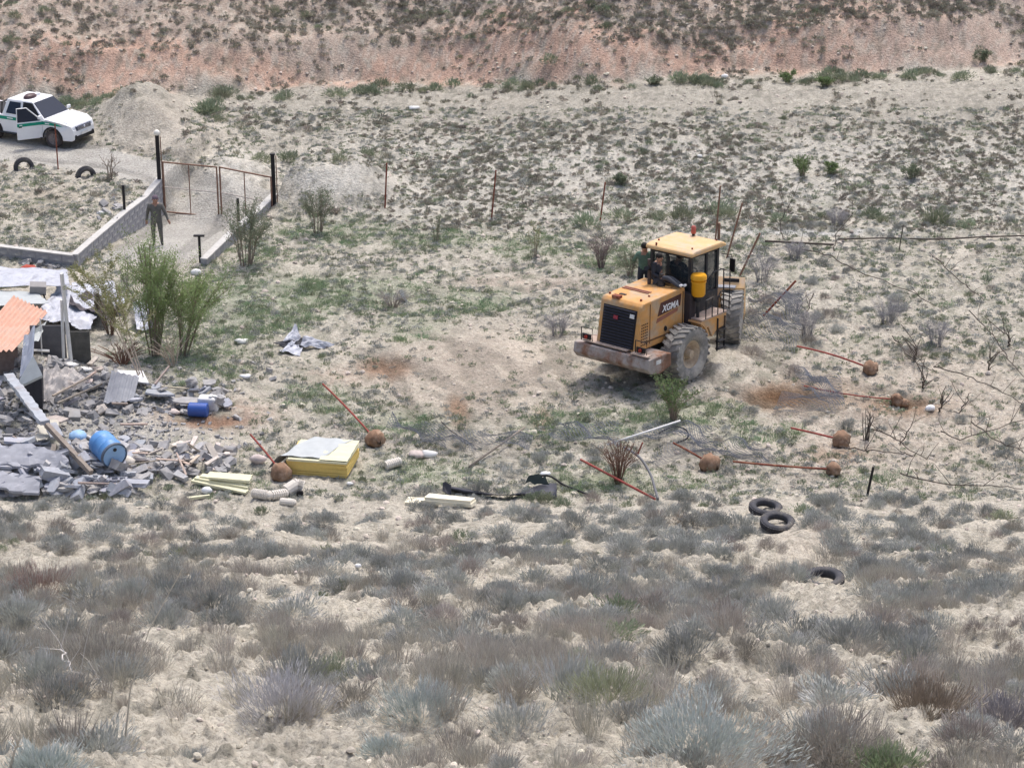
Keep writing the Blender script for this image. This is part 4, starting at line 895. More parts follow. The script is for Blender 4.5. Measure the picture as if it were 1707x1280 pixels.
tyre(40, 283, .36, .2, 'half buried tyre standing at the road edge beside the field corner', rot=(R(90), 0, R(15)), h=-.02, group='half buried tyres edging the road')
tyre(143, 299, .38, .2, 'half buried tyre standing at the road edge near the bare sapling', rot=(R(90), 0, R(35)), h=-.05, group='half buried tyres edging the road')

# person beside the wall
g = P(263, 409)
J = std_pose(elbow_l=(.29, -.03, 1.17), wrist_l=(.37, -.12, .97), palm_l=(.40, -.15, .91), elbow_r=(-.26, .05, 1.16), wrist_r=(-.29, 0, .93), palm_r=(-.295, -.01, .86), ankle_l=(.13, .05, .09), toe_l=(.16, -.10, .04), knee_l=(.12, -.05, .5))
J = {k: (v[0] * 1.12, v[1], v[2]) for k, v in J.items()}
p, hh, cc = person('person in khaki camouflage clothes walking beside the drive wall', J, [(CAMO, ['pelvis', 'hip_l', 'hip_r', 'knee_l', 'knee_r', 'ankle_l', 'ankle_r', 'waist', 'chest', 'shoulder_l', 'shoulder_r', 'elbow_l', 'elbow_r', 'wrist_l', 'wrist_r']),
    (SKIN, ['neck', 'head', 'crown_top', 'palm_l', 'palm_r']), (BLK, ['toe_l', 'toe_r'])], g)
head_bits(p, J, (.3, -1, 0), mat('purple_cap', (.16, .12, .15), .9))

# ------------------------------------------------------------------ sheets and panels
def panel_px(name, quad, m, label, cat, thick=.012, crump=0.0, nu=10, nv=8, group=None, corr=0, corrh=.03, freq=3.0, rough_edge=0.0):
    """quad: four (u, v, height above ground)"""
    q = [P(*c) for c in quad]; o = sum(q, Vector()) / 4; sd = rnd.uniform(0, 99)
    def fn(a, b_):
        p = q[0].lerp(q[1], a).lerp(q[3].lerp(q[2], a), b_) - o
        if crump:
            L1 = (q[1] - q[0]).length; L2 = (q[3] - q[0]).length
            n1 = float(fbm(np.array(a * L1 * freq + sd), np.array(b_ * L2 * freq + sd), 3, 7)) - .5; p = p + Vector((n1 * .3, n1 * .2, n1 * 2)) * crump
        if rough_edge and (a in (0, 1) or b_ in (0, 1)): p = p + Vector((rnd.uniform(-1, 1), rnd.uniform(-1, 1), 0)) * rough_edge
        if corr: p.z += corrh * math.sin(a * math.pi * 2 * corr)
        return p
    b = B(); b.sheet(fn, nu, nv, thick); ob = b.build(name, m, smooth=(crump > 0 and False)); ob.location = o; return tag(ob, label, cat, group)
panel_px('roof_sheet', [(-50, 478, .9), (116, 476, 1.0), (112, 449, .9), (-50, 443, .9)], FOIL, 'broad silvery white sheet over the back of the collapsed shed', 'sheet', crump=.08, nu=30, nv=16, freq=1.5)
panel_px('foam_sheet', [(-30, 484, .5), (48, 480, .5), (46, 466, .5), (-30, 464, .5)], FOAMP, 'pale cream sheet lying between the silver and salmon sheets', 'sheet', crump=.08)
panel_px('tin_sheet', [(-30, 512, .9), (82, 505, .9), (62, 487, .8), (-30, 481, .8)], GREYS, 'flat grey tin sheet behind the salmon roof sheet', 'sheet', crump=.05)
panel_px('corrugated_sheet', [(-60, 588, 1.0), (22, 584, 1.0), (80, 520, 1.15), (22, 493, 1.2)], SALM, 'salmon red corrugated roof sheet tilted over the rubble', 'roof sheet', corr=9, corrh=.035, nu=90, nv=6, thick=.008)
panel_px('torn_foil', [(38, 576, .9), (64, 570, .9), (78, 535, 1.0), (58, 548, .95)], GREYS, 'torn grey blue flashing hanging below the salmon sheet', 'sheet', crump=.15)
panel_px('foil_blanket', [(55, 530, .5), (150, 548, .25), (185, 480, .3), (100, 470, .8)], FOIL, 'crumpled silver insulation blanket slumped behind the white door post', 'sheet', crump=.22, nu=40, nv=30, freq=1.8, rough_edge=.05)
panel_px('foil_blanket', [(165, 512, .4), (212, 510, .3), (188, 470, .35), (120, 470, .4)], FOIL, 'striped silver sheet fold lying beyond the white door post', 'sheet', crump=.2, nu=30, nv=18, freq=2, rough_edge=.05)
panel_px('dark_sheet', [(115, 505, .55), (185, 530, .35), (180, 495, .4), (120, 487, .7)], mat('dark_purple_sheet', (.085, .075, .085), .8, .2, 5), 'dark purple sheet folded between strips of silver foil', 'sheet', crump=.2, nu=20, nv=12)
panel_px('foil_strip', [(228, 545, .2), (257, 549, .12), (246, 510, .45), (220, 500, .5)], FOIL, 'narrow silver sheet hanging beside the green tree trunk', 'sheet', crump=.15, nu=10, nv=12)
def vpanel(name, u0, u1, vb, vt, m, label, cat, thick=.04, group=None, dv=0, crump=0):
    a = P(u0, vb); a.y = P(118, 606).y + .25 + dv; a.z = ztop((a.x, a.y), vb); a.x = ray(u0, vb)[0] / ray(u0, vb)[1] * a.y; d = Vector(((u1 - u0) / pxm(a), 0, 0)); L_ = d.length; z1 = ztop(a, vt) - a.z
    b = B(); b.sheet(lambda s, t: (s * L_, crump * (float(fbm(np.array(s * 5.), np.array(t * 5.), 2, 3)) - .5), -.15 + t * (z1 + .15)), 12, 8)
    ob = b.build(name, m); md = ob.modifiers.new('s', 'SOLIDIFY'); md.thickness = thick; ob.location = a; ob.rotation_euler = (0, 0, math.atan2(d.y, d.x)); return tag(ob, label, cat, group)
vpanel('shade_board', 54, 112, 606, 543, mat('shed_shade_charcoal', (.13, .13, .14), .8, .2, 4), 'charcoal board painted as the shaded opening of the collapsed shed behind the white door frame', 'wall board', dv=.1)  # dark board carries the shade of the shed opening in its colour
vpanel('shade_board', 120, 152, 603, 553, mat('shed_shade_dark', (.10, .10, .095), .85, .3, 4), 'dark board painted as the shaded shed opening beside the pile of dead branches', 'wall board', dv=.25)  # opening continues here, its shade painted as a second dark board
vpanel('brick_panel', -20, 34, 655, 582, mat('brown_block', (.16, .13, .125), .9, .25, 7, bump=.01), 'brown block wall stub under the salmon roof sheet', 'wall', dv=-1.2, thick=.15)
t = thing('door_frame', 'white timber door frame standing in the rubble', 'door frame', P(118, 606))
o = Vector(t.location)
def bar(u0, v0, u1, v1, w_, nm, m=WHITED):
    a = P(u0, v0); z0 = a.z; s = pxm(a); 
    A = Vector((a.x, a.y, ztop(a, v0))); C = Vector((a.x + (u1 - u0) / s, a.y, ztop(a, v1))); C = Vector((C.x, o.y, ztop((C.x, o.y), v1))); A = Vector((A.x, o.y, ztop((A.x, o.y), v0)))
    b = B(); b.cyl(A - o, C - o, w_, n=4); b.build(nm, m, t)
bar(119, 606, 114, 456, .06, 'post'); bar(106, 604, 110, 500, .045, 'post'); bar(62, 583, 108, 585, .045, 'rail'); bar(62, 597, 106, 600, .035, 'rail'); bar(64, 600, 66, 530, .02, 'post')
# black tank with pale lid
g = P(52, 690); t = thing('black_box', 'open black box propped upright in the rubble with a pale triangular flap', 'box', g)
b = B(); b.add([(-.35, 0, .75), (.38, -.05, 1.15), (.36, .35, 1.3), (-.33, .4, .95), (.18, 0, -.1), (.32, .0, -.1), (.3, .3, -.05), (.15, .3, -.05)], [(0, 1, 2, 3), (7, 6, 5, 4), (0, 4, 5, 1), (1, 5, 6, 2), (2, 6, 7, 3), (3, 7, 4, 0)]); b.build('shell', CLOTHB, t)
b = B(); b.add([(-.40, -.06, .78), (.42, -.11, 1.20), (.12, .3, 1.62), (-.40, -.03, .70), (.42, -.08, 1.12), (.12, .36, 1.55)], [(0, 1, 2), (5, 4, 3), (0, 3, 4, 1), (1, 4, 5, 2), (2, 5, 3, 0)]); b.build('flap', GREYS, t)
panel_px('foil_strip', [(30, 650, .5), (54, 620, .9), (58, 545, 1.2), (40, 560, .9)], mat('grey_blue_flashing', (.30, .33, .40), .5, .1, 4), 'twisted grey blue flashing above the black box', 'sheet', crump=.2)
# broken diagonal beam
def beam(u0, v0, h0, u1, v1, h1, wd, th, m, label, name='broken_timber_beam', jit=.025, cat='beam', group=None):
    a = P(u0, v0, h0); c = P(u1, v1, h1); d = c - a; L_ = d.length; q = d.to_track_quat('X', 'Z'); n = max(2, int(L_ / .15)); b = B(); vs = []
    for i in range(n + 1):
        for y, z in ((-1, -1), (1, -1), (1, 1), (-1, 1)): vs.append(a * 0 + q.to_matrix() @ Vector((L_ * i / n, y * wd / 2 + rnd.uniform(-jit, jit), z * th / 2 + rnd.uniform(-jit, jit) * .5)))
    fs = [(i * 4 + k, i * 4 + (k + 1) % 4, (i + 1) * 4 + (k + 1) % 4, (i + 1) * 4 + k) for i in range(n) for k in range(4)] + [(3, 2, 1, 0), tuple(n * 4 + k for k in range(4))]
    b.add(vs, fs); o = b.build(name, m); o.location = a; return tag(o, label, cat, group)
beam(14, 626, .75, 75, 705, .75, .26, .12, RUBB, 'thick broken pale concrete beam slanting across the rubble')
beam(78, 708, .75, 152, 788, .40, .12, .14, WOOD, 'long grey beam continuing the slanting line down to the blocks', jit=.01)
beam(84, 706, .60, 96, 728, .35, .34, .05, RUBB, 'pale torn slab corner hanging from the slanting beam', name='torn_slab', cat='slab')
beam(92, 742, .35, 80, 790, .05, .12, .12, WOOD, 'twisted grey metal strip standing under the slanting beam', name='twisted_strip', cat='strip')
beam(130, 758, .25, 220, 782, .1, .08, .08, WOOD, 'grey timber lying in front of the blue barrels', name='timber', cat='timber', jit=.008)
beam(88, 660, .35, 150, 628, .3, .05, .05, WOODP, 'pale bent lath lying on the pale sacks', name='lath', cat='lath', jit=.006); beam(96, 672, .3, 170, 640, .25, .045, .05, WOOD, 'grey lath lying below the pale bent lath', name='lath', cat='lath', jit=.006)
# wooden box on the sheet
t = thing('old_stool', 'small grey box-like stool lying on the silver sheet', 'stool', P(64, 490, .75)); b = B(); b.box((0, 0, .18), (.5, .34, .3), (R(10), R(5), R(10))); b.build('seat', mat('weathered_grey', (.28, .27, .27), .8), t)
for x in (-.2, .2): b = B(); b.cyl((x * .9, -.1, .02), (x * 1.8, -.45, -.35), .03, n=5); b.build('leg', BLK, t)
# red cloth
g = P(46, 448, .25); b = B(); b.ball((0, 0, 0), .28, 10, 7, .35, jit=.25); ob = b.build('red_cloth', mat('red_cloth', (.36, .07, .05), .9), smooth=True); ob.location = g; tag(ob, 'crumpled red cloth lying at the foot of the low wall', 'cloth')

# barrels and cans
def barrel(u, v, label, tilt, m, r=.30, h=.9, lid=None, h0=.25):
    g = P(u, v, h0); t = thing('plastic_barrel', label, 'barrel', g, rot=tilt)
    b = B(); b.lathe([(0, 0), (r * .9, 0), (r, .06), (r, .28 * h), (r * 1.035, .30 * h), (r, .33 * h), (r, .66 * h), (r * 1.035, .69 * h), (r, .72 * h), (r, h - .08), (r * .93, h), (0, h)], 28); smooth_sharp(b.build('drum', m, t), 35)
    b = B(); b.lathe([(r * 1.0, h - .07), (r * 1.05, h - .06), (r * 1.05, h + .015), (r * .95, h + .02)], 28, closed=True); b.build('rim_ring', mat('barrel_ring', (.10, .13, .18), .5), t)
    b = B(); b.cyl((0, r * .55, h), (0, r * .55, h + .03), .05); b.build('bung', DARK, t)
    b = B(); b.lathe([(0, h), (r * .93, h), (r * .9, h + .008), (0, h + .008)], 28); b.build('lid', lid or m, t)
barrel(166, 735, 'blue plastic barrel lying on the rubble with its round lid facing out', Vector((.52, -.72, -.14)).to_track_quat('Z', 'Y').to_euler(), BLUE, lid=BLUEL, r=.35, h=.85, h0=.45)
g = P(130, 733, .1); b = B(); b.ball((0, 0, .1), .24, 14, 9, .7, jit=.08); ob = b.build('plastic_bag', BLUEL, smooth=True); ob.location = g; tag(ob, 'pale blue plastic bag lying behind the blue barrel', 'bag')
g = P(331, 694, .0); t = thing('jerrycan', 'deep blue plastic canister lying on the bare soil', 'canister', g, rot=(0, 0, R(-6))); b = B(); b.cyl((-.27, 0, .2), (.27, 0, .2), .20, n=16); smooth_sharp(b.build('drum', BLUED, t, bevel=.03), 40)
b = B(); b.cyl((-.29, 0, .22), (-.27, 0, .22), .06, n=10); b.build('cap', BLUED, t)
g = P(343, 690, .0); t = thing('white_tub', 'dirty white plastic tub behind the deep blue canister', 'tub', g + Vector((.05, .35, 0)), rot=(R(12), 0, R(-10))); b = B(); b.box((0, 0, .22), (.62, .36, .42), taper=(.85, .8)); b.build('shell', WHITED, t, bevel=.06)
b = B(); b.cyl((.1, 0, .42), (.1, 0, .48), .06, n=10); b.build('cap', WHITED, t)

# foam panels
def foam_stack():
    c = [P(478, 790), P(577, 797)]; g = P(478, 792); d = c[1] - c[0]; ang = math.atan2(d.y, d.x)
    t = thing('foam_panel_stack', 'stack of bright yellow insulation panels under a grey plastic cover', 'panel stack', g, ang); w_ = d.xy.length
    me = None
    for k in range(8):
        b = B(); b.box((w_ / 2, .72, .035 + .058 * k), (w_, 1.35, .048), jit=.012); so = b.build('panel', FOAMY if k < 7 else FOAMP, t); so.location = (rnd.uniform(-.03, .03), rnd.uniform(-.03, .03), 0); so.rotation_euler = (0, 0, rnd.uniform(-.02, .02))
    b = B(); b.sheet(lambda a, q: (-.55 * (1 - a) * (1 - q) + a * w_ * (.55 + .35 * q) + .05 * math.sin(q * 7), .12 + q * 1.35, .515 - .42 * max(0, .22 - a) / .22 + .012 * math.sin(a * 17 + q * 9)), 20, 10, .006); b.build('plastic_cover', GREYS, t)
    b = B(); b.sheet(lambda a, q: (w_ * (.55 + .47 * a), .03 + q * 1.4, .505 + .01 * math.sin(q * 20)), 8, 8, .006); b.build('top_sheet', FOAMP, t)
foam_stack()
def slats(name, label, items, cat, m, th=.06, group=None, cn='panel'):
    g = P(items[0][0], items[0][1]); t = thing(name, label, cat, g, 0, group)
    for (u0, v0, h0, u1, v1, h1, wd) in items:
        a = P(u0, v0, h0) - g; c = P(u1, v1, h1) - g; d = c - a; q = d.to_track_quat('X', 'Z').to_matrix().to_4x4(); b = B(); b.box((d.length / 2, 0, 0), (d.length, wd, th), jit=.008); ob = b.build(cn, m, t); ob.matrix_local = Matrix.Translation(a) @ q
slats('foam_panel_heap', 'fan of pale yellow foam boards lying at the edge of the rubble', [(322, 800, .10, 412, 820, .05, .22), (326, 796, .16, 415, 812, .12, .20), (346, 792, .12, 417, 797, .2, .34), (335, 793, .20, 410, 805, .18, .2), (350, 794, .26, 418, 800, .26, .25), (330, 803, .04, 400, 822, .02, .2)], 'foam boards', FOAMP)
slats('foam_board_pair', 'two cream foam boards lying on the slope below the black strip', [(678, 835, .06, 728, 838, .06, .34), (706, 833, .12, 790, 840, .08, .28), (712, 828, .20, 788, 835, .16, .26)], 'foam boards', mat('cream_foam', (.82, .76, .60), .9, .05, 9), th=.09)
slats('foam_strip', 'thin pale foam strip lying below the fan of foam boards', [(312, 831, .04, 350, 826, .05, .08)], 'foam strip', FOAMP)
panel_px('white_board', [(200, 633, .25), (248, 638, .2), (238, 618, .3), (196, 617, .32)], WHITE, 'flat white board lying behind the grey slabs', 'board', thick=.04)
def strip_film():
    o = P(835, 822); K = 24; b = B(); vs = []
    for i in range(K + 1):
        f = i / K; u = 742 + 186 * f; vc = 812 + 13 * math.sin(min(1, f * 1.25) * 2.2) - 14 * max(0, f - .55) ** 1.2; wv = 2.5 + 2 * math.sin(f * 9) + 9 * sstep(.6, .95, f)
        for q_, hh in ((1, .02), (0, .12), (-1, .06)): vs.append(P(u, vc + q_ * wv, hh + .04 * rnd.random()) - o)
    fs = [(i * 3 + k, (i + 1) * 3 + k, (i + 1) * 3 + k + 1, i * 3 + k + 1) for i in range(K) for k in range(2)]
    b.add(vs, fs); ob = b.build('black_strip', mat('black_film', (.05, .053, .07), .5, .3, 5), smooth=True); ob.location = o; ob.modifiers.new('s', 'SOLIDIFY').thickness = .012; tag(ob, 'long sagging strip of black plastic film in the grass', 'plastic strip')
strip_film()
panel_px('grey_corrugated_sheet', [(172, 672, .25), (222, 668, .2), (232, 628, .35), (186, 618, .5)], mat('grey_tin', (.30, .31, .34), .8, .15, 4), 'grey corrugated sheet leaning in front of the white board', 'sheet', corr=5, corrh=.02, nu=50, nv=4, thick=.01)
panel_px('pale_sheet', [(60, 735, .3), (92, 728, .3), (96, 700, .45), (66, 695, .5)], mat('cream_board', (.48, .46, .40), .9, .1, 5), 'cream board fragment lying under the slanting beam', 'board', thick=.03, rough_edge=.05)
panel_px('concrete_sheet', [(-20, 772, .45), (118, 780, .3), (108, 748, .45), (-20, 738, .6)], mat('cracked_slab', (.34, .35, .39), .9, .15, 4, bump=.01), 'broad pale cracked concrete sheet on the heap by the frame edge', 'slab', thick=.07, crump=.08, rough_edge=.09, nu=14, nv=6)
panel_px('concrete_sheet', [(-20, 812, .35), (60, 822, .2), (66, 792, .35), (-20, 786, .45)], mat('cracked_slab', (.34, .35, .39), .9), 'smaller pale cracked concrete sheet low on the heap by the frame edge', 'slab', thick=.07, crump=.06, rough_edge=.09, nu=10, nv=5)
panel_px('plastic_scrap', [(737, 822, .1), (752, 826, .1), (752, 808, .3), (738, 806, .3)], CLOTHB, 'small black plastic scrap at the end of the long strip', 'plastic scrap', crump=.12)
panel_px('dark_sheet', [(875, 808, .1), (915, 812, .08), (908, 794, .4), (880, 796, .3)], mat('dark_green_sheet', (.07, .09, .085), .7, .2, 4), 'dark green sheet bunched up at the end of the black strip', 'sheet', crump=.25)
def foil_star():
    g = P(505, 588); t = thing('foil_sheet', 'crumpled silver foil sheet lying alone in the field', 'foil sheet', g)
    for qd in ([(462, 585, .05), (500, 592, .04), (505, 575, .18), (490, 570, .12)], [(470, 572, .05), (485, 578, .1), (503, 562, .3), (492, 540, .55)], [(497, 578, .12), (540, 580, .05), (558, 572, .08), (508, 560, .3)]):
        q = [P(*c) - g for c in qd]; b = B(); sd = rnd.uniform(0, 50)
        b.sheet(lambda a, c: q[0].lerp(q[1], a).lerp(q[3].lerp(q[2], a), c) + Vector((0, 0, .22 * (float(fbm(np.array(a * 4 + sd), np.array(c * 4 + sd), 3, 5)) - .5))), 12, 9, .01); b.build('flap', FOIL, t)
foil_star()
panel_px('dark_sheet', [(455, 574, .05), (500, 580, .1), (512, 562, .25), (500, 560, .28)], CLOTHB, 'small dark plastic sheet caught under the silver foil', 'sheet', crump=.15)
panel_px('white_rag', [(664, 484, .2), (674, 498, .05), (680, 502, .1), (670, 482, .4)], WHITE, 'small white rag hanging on the dead bush in the field', 'rag', crump=.1, nu=5, nv=5)
# small litter
def blob(u, v, r, m, name, label, cat, sq=.6, jit=.24, group=None, h=0):
    g = P(u, v, h); b = B(); b.ball((0, 0, r * sq * .6), r, 8, 5, sq * .8, jit=jit); b.v = [(p[0] * 1.15, p[1] * .85, p[2]) for p in b.v]; ob = b.build(name, m, smooth=True); ob.location = g; return tag(ob, label, cat, group)
blob(409, 630, .15, WHITE, 'plastic_bag', 'small white plastic bag on stony ground behind the canister', 'bag', .55)
blob(404, 572, .2, WHITED, 'white_block', 'white block of plaster lying beside the silver foil', 'block', .5, .3)
blob(1551, 684, .14, WHITE, 'plastic_bag', 'small white plastic bag at the end of the brown pit', 'bag', .8)
blob(597, 945, .055, WHITE, 'stone', 'small white stone on the near slope below the foam boards', 'stone', .8, .25)
blob(345, 822, .13, WHITE, 'bucket_lid', 'round white lid leaning on the pale foam fan', 'lid', 1, .02)
blob(291, 690, .16, RUBP, 'stone', 'pinkish triangular stone beside the deep blue canister', 'stone', .6, .3)
blob(327, 458, .16, WHITED, 'stone', 'round pale stone beside the dense olive sapling', 'stone', .9, .1)
blob(168, 358, .12, WHITED, 'stone', 'white stone near the short black post', 'stone', .8, .2)
blob(910, 793, .12, WHITE, 'stone', 'white stone at the end of the black strip', 'stone', .7, .3); blob(886, 801, .10, WHITE, 'stone', 'smaller white stone by the dark green sheet', 'stone', .7, .3)
blob(583, 808, .09, WHITED, 'stone', 'white stone near the yellow panel stack', 'stone', .7, .3)
blob(1166, 262 + 0, .1, WHITED, 'stone', 'white stone on the far valley floor', 'stone', .7, .3); blob(690, 183, .22, WHITED, 'stone', 'pale flat rock on the grey valley floor', 'stone', .5, .3); blob(1208, 130, .16, WHITED, 'stone', 'white rock at the foot of the red bank', 'stone', .7, .3)
blob(655, 772, .16, WHITED, 'stone', 'white plaster lump in the green weeds', 'stone', .5, .3); blob(694, 762, .22, RUBP, 'stone', 'cream plaster lump beside the muddy concrete foot', 'stone', .6, .3); blob(715, 760, .2, WHITED, 'stone', 'pale plaster lump right of the cream lump', 'stone', .6, .3)
blob(1503, 676, .2, FOOT, 'stone', 'brown clod lying in the brown pit', 'clod', .7, .3); blob(432, 772, .2, RUBP, 'stone', 'pale pinkish slab leaning by the concrete ball', 'stone', .9, .2)
blob(212, 775, .22, RUBP, 'stone', 'pale lump wedged beside the barrel lid', 'lump', .8, .2)
# ribbed cream hoses
def ribbed(pts, r, label):
    Q = [P(*p) for p in pts]; o = Q[0]; t = thing('ribbed_hose', label, 'ribbed hose', o, 0, 'cream ribbed hoses'); L_ = [q - o for q in Q]; b = B(); out = []
    for i in range(len(L_) - 1):
        for k in range(8): out.append(L_[i].lerp(L_[i + 1], k / 8))
    out.append(L_[-1])
    b.tube(out, r * .82, 10); b.build('hose', RIBB, t, True)
    for k in range(0, len(out) - 1):
        d = (out[min(k + 1, len(out) - 1)] - out[max(k - 1, 0)]).normalized(); c = B(); c.cyl(out[k] - d * .022, out[k] + d * .022, r, n=12); c.build('rib', RIBB, t)
ribbed([(425, 822, .10), (450, 826, .12), (478, 822, .12)], .13, 'cream ribbed hose lying under the concrete ball')
ribbed([(478, 818, .16), (494, 808, .22), (505, 812, .15)], .17, 'curled cream ribbed hose end with a dark opening')
ribbed([(470, 836, .06), (492, 838, .06)], .10, 'short flat cream hose piece on the slope')
ribbed([(644, 776, .12), (668, 768, .14)], .12, 'cream ribbed hose piece in the green weeds')
g = P(497, 818, .12); b = B(); b.cyl((0, -.02, 0), (0, -.1, 0), .09, n=12); ob = b.build('hose_end_disc', BLK); ob.location = g + Vector((.06, -.1, 0)); tag(ob, 'dark round disc at the curled hose end', 'plug')  # short black cylinder at the opening of the curled hose

# ------------------------------------------------------------------ rubble
def chunk_mesh(kind, m):
    b = B()
    if kind == 'slab':
        n = rnd.choice((5, 6, 7)); pl = [(math.cos(6.283 * i / n + rnd.uniform(-.3, .3)) * rnd.uniform(.35, .6), math.sin(6.283 * i / n) * rnd.uniform(.22, .45)) for i in range(n)]; b.prism(pl, -.06, .06, 'z')
    elif kind == 'block': b.box((0, 0, 0), (1, .45, .36), jit=.06)
    elif kind == 'shard': b.box((0, 0, 0), (1, rnd.uniform(.18, .35), .12), jit=.06)
    else: b.ball((0, 0, 0), .5, 6, 5, .6, jit=.28)
    ob = b.build(kind, m); me = ob.data; bpy.data.objects.remove(ob); return me
CH = {}
for mk, mm in (('g', RUB), ('b', RUBB), ('d', RUBD), ('p', RUBP)):
    for kd in ('slab', 'slab', 'block', 'shard', 'lump'): CH.setdefault((mk, kd), []).append(chunk_mesh(kd, mm))
LAND = []
def near_label(u, v, head, more=False):
    lst = sorted(((math.hypot((u - a) , (v - b_) * 1.3), a, b_, w_) for a, b_, w_ in LAND)); best = lst[0]
    d, a, b_, w_ = best
    if d < 22: rel = 'touching'
    elif abs(u - a) > abs(v - b_) * 1.3: rel = ('right of' if u > a else 'left of')
    else: rel = ('below' if v > b_ else 'above')
    if d > 90: rel = 'well ' + rel
    elif d < 50 and rel != 'touching': rel = 'just ' + rel
    return f'{head} {rel} {w_}' + (f' toward {lst[1][3]}' if more else '')
LAND_R = [(180, 750, 'the blue barrel'), (130, 725, 'the blue bag'), (50, 660, 'the black box'), (118, 590, 'the white door frame'), (225, 630, 'the white board'), (332, 690, 'the blue canister'), (370, 805, 'the pale foam fan'), (240, 560, 'the green tree trunk'),
          (45, 665, 'the slanting beam'), (110, 745, 'the slanting beam foot'), (20, 560, 'the salmon sheet'), (70, 490, 'the grey stool'), (290, 690, 'the triangular stone'), (40, 800, 'the rubble heap foot'), (230, 790, 'the heap end'), (0, 740, 'the heap by the frame edge')]
# region: (u0, v0, u1, v1, count, size range (m), kinds, materials)
REG = [(-10, 740, 235, 826, 190, (.25, .75), ('slab', 'slab', 'slab', 'shard', 'block'), 'bbgb'), (-10, 600, 60, 745, 70, (.15, .5), ('slab', 'lump', 'shard'), 'ddgb'), (60, 640, 200, 760, 80, (.15, .5), ('slab', 'shard', 'lump'), 'gpdg'),
       (170, 640, 380, 690, 75, (.15, .5), ('slab', 'slab', 'lump', 'block'), 'ggb'), (225, 742, 385, 790, 70, (.25, .6), ('shard', 'slab', 'shard'), 'pppg'), (230, 770, 330, 812, 35, (.2, .45), ('block', 'slab'), 'gb'),
       (60, 605, 200, 650, 45, (.2, .5), ('lump', 'slab', 'shard'), 'ppg'), (0, 440, 110, 462, 25, (.15, .4), ('block', 'lump'), 'gd'), (160, 330, 240, 372, 16, (.15, .35), ('lump', 'block'), 'gb'), (200, 690, 460, 780, 40, (.08, .22), ('lump', 'slab'), 'gp'), (330, 590, 460, 690, 22, (.08, .22), ('lump', 'slab'), 'gp')]
parts = []
for (u0, v0, u1, v1, n, (s0, s1), kinds, ms) in REG:
    for i in range(n):
        u, v = rnd.uniform(u0, u1), rnd.uniform(v0, v1)
        if roadmask(np.array(u), np.array(v)) > .5: continue
        parts.append((s0 + (s1 - s0) * rnd.random() ** 1.7, u, v, rnd.choice(kinds), rnd.choice(ms)))
parts.sort(key=lambda p: -p[0])
LAND = LAND_R; cw = {'g': 'grey', 'b': 'blue grey', 'd': 'dark grey', 'p': 'pinkish pale'}; kw = {'slab': 'broken slab', 'block': 'concrete block', 'shard': 'long shard', 'lump': 'rubble lump'}
nm = {'slab': 'slab_fragment', 'block': 'concrete_block', 'shard': 'rubble_shard', 'lump': 'rubble_lump'}
LUSED = set()
def put_chunk(s, u, v, kd, mk, obj=True):
    g = P(u, v); me = rnd.choice(CH[(mk, kd)]); ob = bpy.data.objects.new(nm[kd], me); COL.objects.link(ob)
    tl = .35 if kd in ('slab', 'shard') else .5
    ob.location = g + Vector((0, 0, s * .09 + rnd.uniform(-.04, .16))); ob.scale = (s, s * rnd.uniform(.7, 1.1), s * rnd.uniform(.8, 1.2)); ob.rotation_euler = (rnd.gauss(0, tl * .8), rnd.gauss(0, tl * .8), rnd.uniform(0, 6.28))
    sz = 'large' if s > .5 else ('mid-sized' if s > .32 else 'small')
    lb = near_label(u, v, f'{sz} {cw[mk]} {kw[kd]}')
    if lb in LUSED: lb = near_label(u, v, f'{sz} {cw[mk]} {kw[kd]}', True)
    if lb in LUSED: lb = lb.replace(sz, sz + (' flat-lying' if abs(ob.rotation_euler.x) < .25 else ' tilted'), 1)
    LUSED.add(lb)
    tag(ob, ' '.join(lb.split()[:16]), kw[kd].split()[-1], 'broken pieces of the collapsed shed')
for p in parts[:230]: put_chunk(*p)
# big hand-placed slabs
for (u, v, s, kd, mk, lab) in [(205, 655, .75, 'slab', 'b', 'big flat grey roof slab lying in front of the white board'), (262, 655, .8, 'slab', 'b', 'big blue grey slab right of the white board'), (310, 668, .7, 'slab', 'g', 'big grey slab lying behind the triangular stone'),
                               (30, 735, .9, 'slab', 'b', 'big pale cracked slab on the heap below the slanting beam'), (10, 775, .9, 'slab', 'b', 'big pale cracked slab at the low corner of the heap'), (90, 700, .6, 'slab', 'p', 'cream slab standing beside the black box')]:
    g = P(u, v, .18); ob = bpy.data.objects.new('large_slab_fragment', CH[(mk, kd)][0]); COL.objects.link(ob); ob.location = g; ob.scale = (s * 1.3, s * 1.1, s * .6); ob.rotation_euler = (rnd.gauss(0, .12), rnd.gauss(0, .12), rnd.uniform(-.5, .5)); tag(ob, lab, 'slab')
# hollow blocks
for (u, v, rz_, lab) in [(165, 800, -.1, 'hollow grey concrete block with a dark hole below the timber'), (198, 803, .1, 'hollow concrete block at the end of the block row'), (136, 806, .4, 'hollow concrete block tipped at the heap foot')]:
    g = P(u, v, .12); t = thing('hollow_block', lab, 'block', g, rz_, 'hollow concrete blocks'); b = B()
    for dx in (-.2, 0, .2): b.box((dx, 0, 0), (.05, .2, .2))
    for dy in (-.085, .085): b.box((0, dy, 0), (.448, .03, .196))
    b.build('shell', RUBB, t)
st = B()
for p in parts[230:] + [(rnd.uniform(.035, .13), rnd.uniform(-10, 400) * rnd.uniform(.5, 1), rnd.uniform(600, 822), 'lump', 'g') for _ in range(1700)]:
    s, u, v, kd, mk = p
    if u > 235 and v > 800: continue
    g = P(u, v); e = Euler((rnd.uniform(-.6, .6), rnd.uniform(-.6, .6), rnd.uniform(0, 6.3)))
    st.box(g + Vector((0, 0, s * .15)), (s, s * rnd.uniform(.4, .9), s * rnd.uniform(.2, .6)), e, jit=s * .12)
